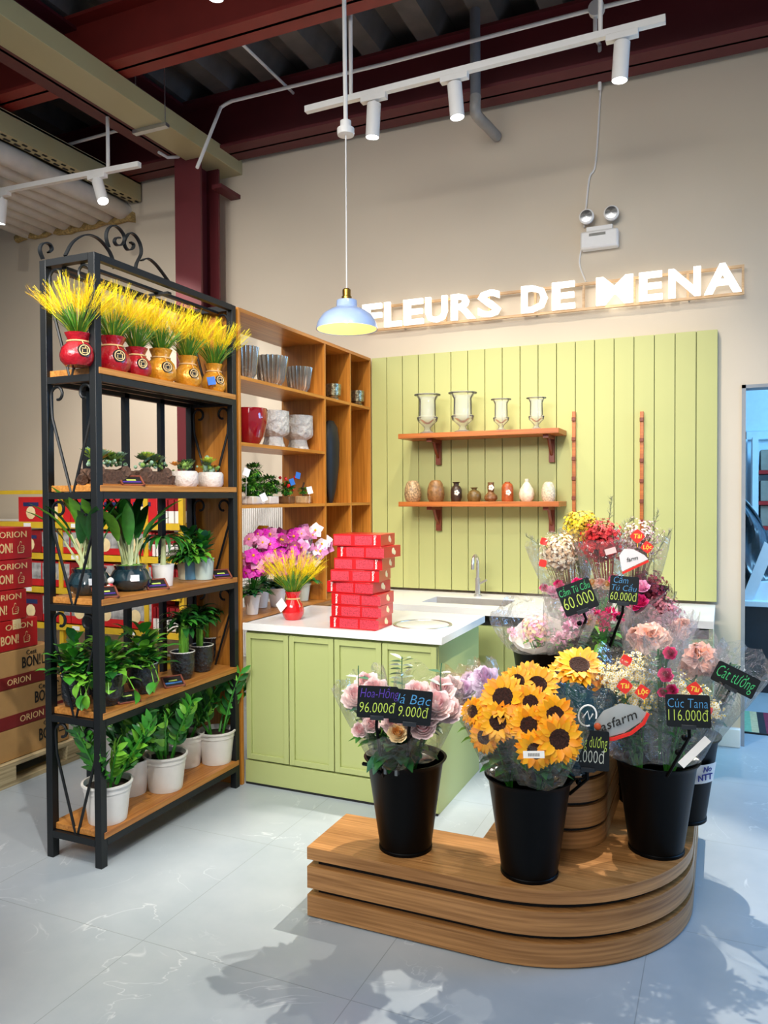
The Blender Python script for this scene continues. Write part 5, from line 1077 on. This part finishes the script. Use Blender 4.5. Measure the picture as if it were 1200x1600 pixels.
tealf = film('teal_film', '#1c4a60', .85, .3); qa, qb = Vector((-.46, 2.58, .50)), at_y(915, 1090, 2.70); wrap(s3, qa, qb, .05, .115, tealf, .03, 'teal_wrap', 8, 40, 3)
q = at_y(918, 1118, 2.575); M = frame_at(q, T(q), -.3)
MB().tube([M @ Vector((.028*math.cos(a), .034*math.sin(a), .002)) for a in [i*2*PI/20 for i in range(18)]], .003, 6).tube([M @ Vector(v) for v in ((-.012, -.012, .002), (-.004, .014, .002), (.010, -.01, .002), (.014, .012, .002))], .0025, 5).build('white_emblem', paper, s3)
tb = bouquet('amber film cone standing behind the pale lilac roses', (-.7, 2.64, .55), None); wrap(tb, (-.72, 2.66, .50), at_y(728, 1062, 2.74), .04, .07, film_amber, .06, 'amber_film', seed=6); stems(tb, (-.72, 2.66, .50), at_y(728, 1090, 2.74), .05, 6, 8)

# --- bucket 3: daisies
redlab = mat('festive_red', '#e8271b', .5, noise=.05); goldt = mat('gold_text', '#ffd84a', .5, noise=.02)
def lozenge(parent, px, py, y, s, word, roll=0):
    q = at_y(px, py, y); M = frame_at(q, T(q), roll); m = MB(); n = 12; vs = []
    for k in range(n): a = k*2*PI/n; rr = s*(1 if k % 3 == 0 else .80); vs.append((rr*math.cos(a), rr*math.sin(a)))
    m.prism(vs, 0, .0015); o = MB().add([M @ Vector(v) for v in m.v], m.f).build('festive_sticker', redlab, parent, smooth=False)
    if word: text(word, M @ Matrix.Translation((0, 0, .002)), s*.62, goldt, o, bold=.03, shear=.15)
    MB().tube([M @ Vector((0, s*.9, 0)), M @ Vector((0, s*1.3, 0))], .001, 4).tube([M @ Vector((0, -s*.9, 0)), M @ Vector((0, -s*1.5, 0))], .002, 4).build('tassel', goldt, o)
def daisy_b(lb, base, tippx, y, r, centers, rw, over=.06, n=260, fr=.010, seed=1):
    tip = at_y(*tippx, y); t = bouquet(lb, base, tip, 'daisy bouquets'); a = Vector(base)
    for (px, py, yy, rr, k) in centers: c = at_y(px, py, yy); daisies(t, c, rr, T(c)+Vector((0, 0, .6)), k, fr)
    stems(t, a, a+(tip-a)*.97, r*1.1, 24, 230, .06, .014, [leafm[0], leafm[1], leafm[0]]); wrap(t, a, tip, .06, rw, film_clear, over, seed=seed); return t
d1 = daisy_b('bouquet of tiny daisies with a silver oval brand label, left in the daisy bucket', (-.26, 2.80, .48), (972, 1065), 2.78, .08, [(965, 1068, 2.70, .075, 300), (990, 1050, 2.78, .07, 220), (945, 1110, 2.68, .05, 160), (1000, 1095, 2.70, .05, 130)], .125, .11)
lozenge(d1, 976, 1072, 2.60, .026, 'Tài', .1); lozenge(d1, 1004, 1081, 2.60, .025, 'Lộc', .2); lozenge(d1, 978, 1032, 2.70, .022, '', .3)
sil = mat('silver_film', '#c9cdca', .28, .6, noise=.05); q = at_y(966, 1126, 2.60); M = frame_at(q, T(q)+Vector((0, 0, -.1)), .45)
MB().add([M @ Vector((x, y, 0)) for x, y in [(-.092, -.018), (-.075, .02), (-.03, .046), (.03, .048), (.075, .022), (.094, -.012), (.06, -.03), (0, -.042), (-.055, -.036)]]+[M @ Vector((0, 0, .006))], [(i, (i+1) % 9, 9) for i in range(9)]).build('brand_label', sil, d1)
MB().tube([M @ Vector(v) for v in ((-.088, -.03, .002), (-.04, -.047, .004), (.02, -.050, .004), (.07, -.035, .004), (.097, -.012, .002))], .007, 4).build('red_stripe', redlab, d1)
text('asfarm', M @ Matrix.Translation((.0, 0, .0085)), .030, blk, d1, width=.125, shear=.25, bold=.0)
MB().ball(M @ Vector((-.068, .008, .008)), .012, 8, 5, (1, .4, 1)).build('orange_mark', mat('orange_mark', '#c9562a', .5, noise=.05), d1)
d2 = daisy_b('bouquet of tiny daisies fanning to the right out of the daisy bucket', (-.18, 2.84, .48), (1068, 1085), 2.84, .09, [(1050, 1080, 2.82, .07, 230), (1085, 1098, 2.82, .06, 220), (1112, 1112, 2.84, .04, 120), (1035, 1095, 2.80, .045, 120)], .15, .05, seed=4)
lozenge(d2, 1085, 1077, 2.70, .026, 'Tài', -.15); lozenge(d2, 1106, 1110, 2.74, .018, '', .4)
t = bouquet('slim stem bouquet of pink lisianthus and dark leaves between the two daisy bunches', (-.22, 2.8, .5), None); st = [at_y(px, py, 2.74) for px, py in ((1030, 1190), (1036, 1100), (1036, 1015))]
stems(t, st[0], st[2], .025, 6, 34, .07, .024, [leafm[0], leafm[0], leafm[3]])
for px, py, r in ((1040, 1054, .022), (1047, 1020, .020), (1050, 1078, .018), (1035, 1082, .014)): c = at_y(px, py, 2.70); rose(t, c, r, T(c)+Vector((0, 0, .4)), hot)
wrap(t, st[0], at_y(1036, 1010, 2.74), .03, .062, film_clear, .03, seed=8)

# --- bucket 4 and the leaf bouquet
t = bouquet('bouquet of dark green leaves in clear film at the far right', (-.12, 3.16, .5), None, 'wrapped bouquets'); tip = at_y(1150, 1042, 3.10)
stems(t, (-.13, 3.16, .50), tip, .05, 8, 30, .09, .035, [leafm[0], leafm[3], leafm[0]]); wrap(t, (-.13, 3.14, .50), at_y(1160, 1040, 3.05), .05, .10, film_clear, .05, seed=11)
q = at_y(1085, 1175, 2.60); M = frame_at(q, T(q), .85)
tk = MB().box((-.06, -.012, 0), (.06, .012, .001), M).build('hang_tag', paper); tag(tk, 'long narrow white tag stuck on the film below the Cúc Tana sign', 'tag')

# --- peach bouquets
for k, (px, py, rr, lb) in enumerate(((1015, 1000, .075, 'large peach organza rose bouquet behind the lozenge stickers'), (1095, 1030, .070, 'peach orange rose bouquet in white film right of the organza one'), (1060, 985, .05, 'small peach bouquet peeping out at the rear right'))):
    y = (3.08, 3.12, 3.3)[k]; c = at_y(px, py, y); t = bouquet(lb, (-.30, 3.25, .5), None, 'peach bouquets')
    puff(t, c, rr, T(c)+Vector((0, 0, .5)), peach, n=90, pl=.8)
    for j in range(3): c2 = c+Vector((rnd.uniform(-.05, .06), -.01, rnd.uniform(-.05, .03))); rose(t, c2, rr*.45, T(c2), peach)
    stems(t, (-.28, 3.26, .5), c, .05, 6, 20); wrap(t, (-.28, 3.24, .52), c+Vector((0, 0, .03)), .05, rr*1.35, film_white, .06, seed=20+k)

# --- riser buckets: pale pink bouquets
t = bouquet('small pink and cream blossom bouquet in white paper on the riser', (-.66, 3.1, .8), None); c = at_y(838, 985, 3.02)
spray(t, c, .065, T(c)+Vector((0, 0, .8)), [candy[0], candy[1], creamr[0], peach[1]], 200, .010, stemc=None)
c2 = at_y(800, 990, 3.04); puff(t, c2, .03, T(c2), candy, n=30); stems(t, (-.66, 3.1, .75), c, .05, 6, 16); wrap(t, (-.66, 3.1, .82), c+Vector((0, 0, .0)), .05, .105, mat('white_tissue', '#f1ece9', .7, noise=.04), -.01, 'tissue_wrap', seed=31); wrap(t, (-.66, 3.1, .80), c+Vector((-.01, 0, .05)), .07, .16, film_clear, .05, seed=32)
t = bouquet('bouquet of fluffy pale pink flowers in the middle of the riser', (-.6, 3.05, .8), None)
for px, py, r in ((893, 985, .045), (875, 1000, .04), (905, 965, .04), (888, 955, .035)): c = at_y(px, py, 2.98); puff(t, c, r, T(c)+Vector((0, 0, .5)), candy, n=60)
stems(t, (-.6, 3.08, .75), at_y(885, 1010, 3.0), .05, 6, 30); wrap(t, (-.6, 3.06, .80), at_y(888, 965, 2.98), .05, .10, film_white, .04, seed=33)
t = bouquet('bouquet of hot pink carnations between the two small chalk signs', (-.45, 3.2, .8), None)
for px, py, r, ms in ((955, 960, .036, hot), (935, 965, .034, hot), (920, 950, .030, candy), (925, 970, .03, creamr), (968, 965, .026, hot), (945, 980, .028, hot)): c = at_y(px, py, 3.06); puff(t, c, r, T(c)+Vector((0, 0, .5)), ms, n=60, pl=.35)
stems(t, (-.46, 3.22, .75), at_y(945, 990, 3.08), .05, 8, 26); wrap(t, (-.46, 3.2, .80), at_y(945, 950, 3.08), .05, .10, film_clear, .05, seed=34)
t = bouquet('loose bouquet of tulips and orange alstroemeria behind the chalk signs', (-.52, 3.3, .85), None)
for px, py, r, ms in ((862, 922, .022, candy), (850, 918, .018, hot), (873, 912, .02, hot), (868, 930, .018, candy), (903, 910, .024, hot), (925, 912, .024, creamr), (938, 910, .022, peach), (948, 914, .022, creamr), (1000, 938, .03, hot), (1003, 915, .028, candy), (990, 945, .026, hot), (960, 905, .022, hot)): c = at_y(px, py, 3.30); rose(t, c, r, T(c)+Vector((0, 0, 1)), ms)
stems(t, (-.52, 3.3, .78), at_y(925, 930, 3.30), .13, 16, 60, .08, .018); wrap(t, (-.55, 3.3, .84), at_y(905, 925, 3.28), .07, .15, film_clear, .06, seed=35)

# --- dried flowers at the top
def dried(lb, a, tippx, y, r, ms, n, fr, rw, film_, over=.05, stemc=None, sd=40):
    tip = at_y(*tippx, y); t = bouquet(lb, a, None, 'dried flower bouquets'); ax = (tip-Vector(a)).normalized(); spray(t, tip, r, ax*1.0+T(tip)*.5, ms, n, fr, stemc=stemc)
    s_ = MB(); M = axisM(Vector(a), tip); H = (tip-Vector(a)).length
    for i in range(46): an = rnd.random()*6.28; q = M @ Vector((math.cos(an)*r*.8*rnd.random(), math.sin(an)*r*.8*rnd.random(), H*rnd.uniform(.8, 1.05))); s_.tube([Vector(a), Vector(a)+q*.55, Vector(a)+q], .0014, 3)
    s_.build('dry_stems', stemc or leafm[1], t); wrap(t, a, tip, .03, rw, film_, over, seed=sd); return t
redst = mat('russet_stem', '#8c2f22', .8, noise=.2); yst = mat('green_dry_stem', '#6f7a2e', .8, noise=.2); brst = mat('brown_stem', '#7d5438', .8, noise=.2)
D0 = (-.52, 3.48, .98)
dried('dried yellow blossom bouquet at the top of the flower display', (-.56, 3.52, .98), (908, 830), 3.50, .085, [mat('dry_yellow', '#e9cf1c', .6, noise=.15), mat('dry_yellow2', '#c8a812', .6, noise=.15)], 330, .011, .10, film_clear, .02, yst, 41)
db = dried('dried red blossom bouquet with a barcode, brightest at the top centre', (-.44, 3.36, .92), (940, 850), 3.38, .095, [mat('dry_red', '#d3141d', .6, noise=.15), mat('dry_red2', '#a80f1a', .6, noise=.15)], 480, .011, .115, film_clear, .02, redst, 42)
q = at_y(954, 861, 3.255); MB().box((-.022, -.012, 0), (.022, .012, .001), frame_at(q, T(q), .3)).build('barcode_sticker', mat('pale_pink_paper', '#f3c9c4', .6, noise=.04), db)
dw = dried('dried cream blossom bouquet leaning left at the top of the display', (-.60, 3.42, .92), (874, 868), 3.40, .09, [mat('dry_cream', '#f2ead6', .6, noise=.05), mat('dry_beige', '#d8b791', .6, noise=.1)], 430, .009, .13, film_clear, .09, brst, 43)
lozenge(dw, 848, 880, 3.28, .020, '', .6); lozenge(dw, 850, 846, 3.34, .020, '', .5)
dp = dried('dried pink speckled bouquet with two red lozenge stickers at the top right', (-.36, 3.44, .92), (1000, 850), 3.42, .10, [mat('dry_pinkish', '#d9a3ae', .6, noise=.1), mat('dry_pale', '#e9dcd2', .6, noise=.05)], 220, .007, .12, film_clear, .06, brst, 44)
lozenge(dp, 996, 838, 3.28, .030, 'Tài', 0); lozenge(dp, 1011, 855, 3.27, .026, 'Lộc', .1)
q = at_y(985, 872, 3.26); M = frame_at(q, T(q), .25); MB().add([M @ Vector((x, y, 0)) for x, y in [(-.045, -.045), (-.04, .02), (-.015, .042), (.02, .032), (.055, 0), (.065, -.02)]], [(5, 4, 3, 2, 1, 0)]).build('brand_label', mat('white_film_label', '#e6e4e4', .4, noise=.03), dp)
text('farm', M @ Matrix.Translation((.005, -.005, .002)), .018, blk, dp, shear=.25); MB().tube([M @ Vector((-.045, -.052, .001)), M @ Vector((.065, -.027, .001))], .006, 4).build('red_stripe', redlab, dp)
dm = dried('dried wine red bouquet hanging out at the right behind the chalk sign', (-.33, 3.48, .88), (1012, 925), 3.42, .085, [mat('dry_wine', '#6e1226', .6, noise=.2), mat('dry_wine2', '#8f2338', .6, noise=.2)], 330, .010, .11, film_clear, .03, redst, 45)
dr = dried('dusty pink dried bouquet in the lower right of the display', (-.30, 3.42, .80), (1035, 965), 3.36, .085, [mat('dusty_pink', '#c9808c', .6, noise=.15), mat('dusty_pink2', '#a85768', .6, noise=.15)], 330, .009, .11, film_white, .03, redst, 46)
gst = [mat('statice_grey', '#80748a', .7, noise=.1), mat('statice_sage', '#76805c', .7, noise=.1)]
for pts, y, lb in (([(935, 860), (952, 810), (955, 778)], 3.45, 'tall grey statice sprig rising behind the red blossoms'), ([(870, 900), (845, 855), (822, 838)], 3.45, 'statice sprig leaning out at the left of the dried flowers'), ([(1005, 880), (1020, 830), (1028, 800)], 3.45, 'upright sage statice sprig at the top right'), ([(1010, 890), (1035, 850), (1048, 830)], 3.43, 'statice sprig arching to the right'), ([(960, 870), (975, 825), (990, 812)], 3.47, 'short mauve statice sprig beside the red blossoms')):
    q = crv([at_y(px, py, y) for px, py in pts], 8); t = thing('statice_sprig', lb, 'sprig', q[0], 'statice sprigs'); m = MB().tube(q, .0018, 4); f_ = MB()
    for i in range(6, len(q)):
        for k in range(3):
            d = (rv().normalized()*.7+Vector((0, 0, .8))).normalized(); L = .035*(1.2-i/len(q)); m.tube([q[i], q[i]+d*L], .0008, 3)
            for j in range(4): f_.cur = rnd.randrange(2); f_.leaf(q[i]+d*L*(.3+j*.22), d+rv(.6), .014, .008, .1, 1, 0)
    m.build('stem', gst[1], t); f_.build('buds', gst, t)
t = thing('film_spike', 'stiff grey film tip sticking out to the right of the wine red flowers', 'film', at_y(985, 960, 3.30)); a_, b_ = at_y(975, 975, 3.28), at_y(1052, 918, 3.26); M = axisM(a_, b_)
MB().add([a_+(M @ Vector(v)) for v in ((-.03, 0, 0), (.03, 0, .02), (.012, .01, .12), (0, 0, (b_-a_).length), (-.012, -.008, .1))], [(0, 1, 2, 4), (4, 2, 3)]).build('folded_film', film('smoky_film', '#6a6468', .6, .3), t)

# ================================================================ CHALK PRICE SIGNS
chal = {c: mat('chalk_'+c, v, .5, emit=0, noise=.02) for c, v in (('lime', '#c3dc5a'), ('violet', '#5b3cab'), ('blue', '#4f9ad0'), ('mint', '#45c878'), ('white', '#d8dccf'))}
board = mat('chalkboard', '#0a0f12', .35, noise=.1)
def sign(px, py, y, wpx, hpx, roll, lines, lb, foot=None, n_=None):
    c = at_y(px, py, y); s = (at_y(px+10, py, y)-at_y(px-10, py, y)).length/20; nn = n_ or (cam_dir(c)+Vector((0, 0, .06))); s = (at_y(px, py-10, y)-at_y(px, py+10, y)).length/20*.985
    w_, h = wpx*s/2, hpx*s/2; M = frame_at(c, nn, roll); t = thing('price_sign', lb, 'price sign', c, 'handwritten chalk price signs'); rr = .007; pts = []
    for cx, cy, a0 in ((w_-rr, -h+rr, -90), (w_-rr, h-rr, 0), (-w_+rr, h-rr, 90), (-w_+rr, -h+rr, 180)): pts += [(cx+rr*math.cos(R(a0+k*22.5)), cy+rr*math.sin(R(a0+k*22.5))) for k in range(5)]
    m = MB().prism(pts, -.003, 0); MB().add([M @ Vector(v) for v in m.v], m.f).build('board', board, t, smooth=False)
    for tx, dx, dy, hh_, cc, ww, sh in lines: text(tx, M @ Matrix.Translation((dx*w_, dy*h, .0008)), hh_*h*2, chal[cc], t, 'chalk_writing', .0004, bold=-.016, width=ww*w_*2 if ww else None, shear=sh)
    MB().box((-.022, -h-.006, -.010), (.022, -h+.008, .005), M).build('clip', mat('clip_plastic', '#2b3035', .3, noise=.1), t, bevel=.001)
    f_ = Vector(foot) if foot else c+Vector((0, .02, -.2)); MB().tube([M @ Vector((0, -h, -.003)), M @ Vector((0, -h-.03, -.004)), f_], .0055, 8).build('stand', bucketm, t)
    j = MB()
    for k in (.2, .5): p = (M @ Vector((0, -h, -.003))).lerp(f_, k); j.ball(p, .010, 8, 6)
    j.build('joint', bucketm, t); return t
sign(590, 1097, 2.255, 64, 50, -.05, [('Hoa-Hồng', .08, .52, .30, 'violet', .95, .2), ('96.000đ', 0, -.38, .34, 'lime', .88, .1)], 'chalk price sign reading Hoa Hồng 96.000đ, left of the pair over the roses', foot=(-1.07, 2.42, .52))
sign(642, 1105, 2.30, 66, 54, -.09, [('lá Bạc', .12, .42, .30, 'blue', .80, .2), ('59.000đ', 0, -.30, .32, 'lime', .86, .1)], 'chalk price sign reading lá Bạc 59.000đ, right of the pair over the roses', foot=(-.99, 2.44, .52))
sign(918, 1172, 2.56, 66, 62, -.0, [('Hướng dương', 0, .40, .30, 'lime', .92, .2), ('76.000đ', 0, -.35, .34, 'white', .80, .1)], 'chalk price sign for hướng dương half hidden behind the sunflowers', foot=(-.47, 2.60, .50))
sign(902, 933, 2.92, 54, 48, .38, [('Cẩm Tú Cầu', 0, .52, .24, 'mint', .92, .2), ('60.000', 0, -.25, .42, 'lime', .90, .05)], 'tilted chalk price sign reading 60.000 among the pink flowers', foot=(-.57, 3.06, .82))
sign(975, 922, 2.96, 44, 44, -.06, [('Cẩm', -.25, .68, .24, 'blue', .5, .2), ('Tú Cầu', 0, .12, .22, 'blue', .86, .2), ('60.000đ', 0, -.50, .32, 'lime', .92, .05)], 'upright chalk price sign reading Cẩm Tú Cầu 60.000đ at the right', foot=(-.44, 3.12, .82))
sign(1075, 1111, 2.58, 66, 51, .06, [('Cúc Tana', 0, .45, .30, 'blue', .90, .1), ('116.000đ', 0, -.30, .36, 'lime', .90, .05)], 'chalk price sign reading Cúc Tana 116.000đ before the daisies', foot=(-.17, 2.73, .56))
sign(1149, 1062, 2.94, 66, 34, -.42, [('Cát tường', 0, .1, .60, 'mint', .88, .2)], 'slanted chalk sign reading Cát tường at the far right bouquet', foot=(-.09, 3.05, .56))
# small clips on bucket rims
cl = mat('clip_grey', '#8f9493', .3, .7, noise=.05)
for o_, p_, lb in ((.0, (-1.046, 2.381, .572), 'left small silver clip on the rim of the rose bucket'), (.05, (-1.006, 2.381, .572), 'right small silver clip on the rim of the rose bucket')):
    tag(MB().box((p_[0]-.005, p_[1]-.008, p_[2]-.012), (p_[0]+.005, p_[1]+.012, p_[2]+.010)).build('rim_clip', cl, bevel=.001), lb, 'clip', 'rim clips')
tag(MB().tube([(-1.14, 2.40, .575), (-1.11, 2.385, .58), (-1.08, 2.375, .572), (-1.06, 2.378, .56)], .007, 6).build('wire_tie', bucketm), 'twisted black tie on the left rim of the rose bucket', 'tie')
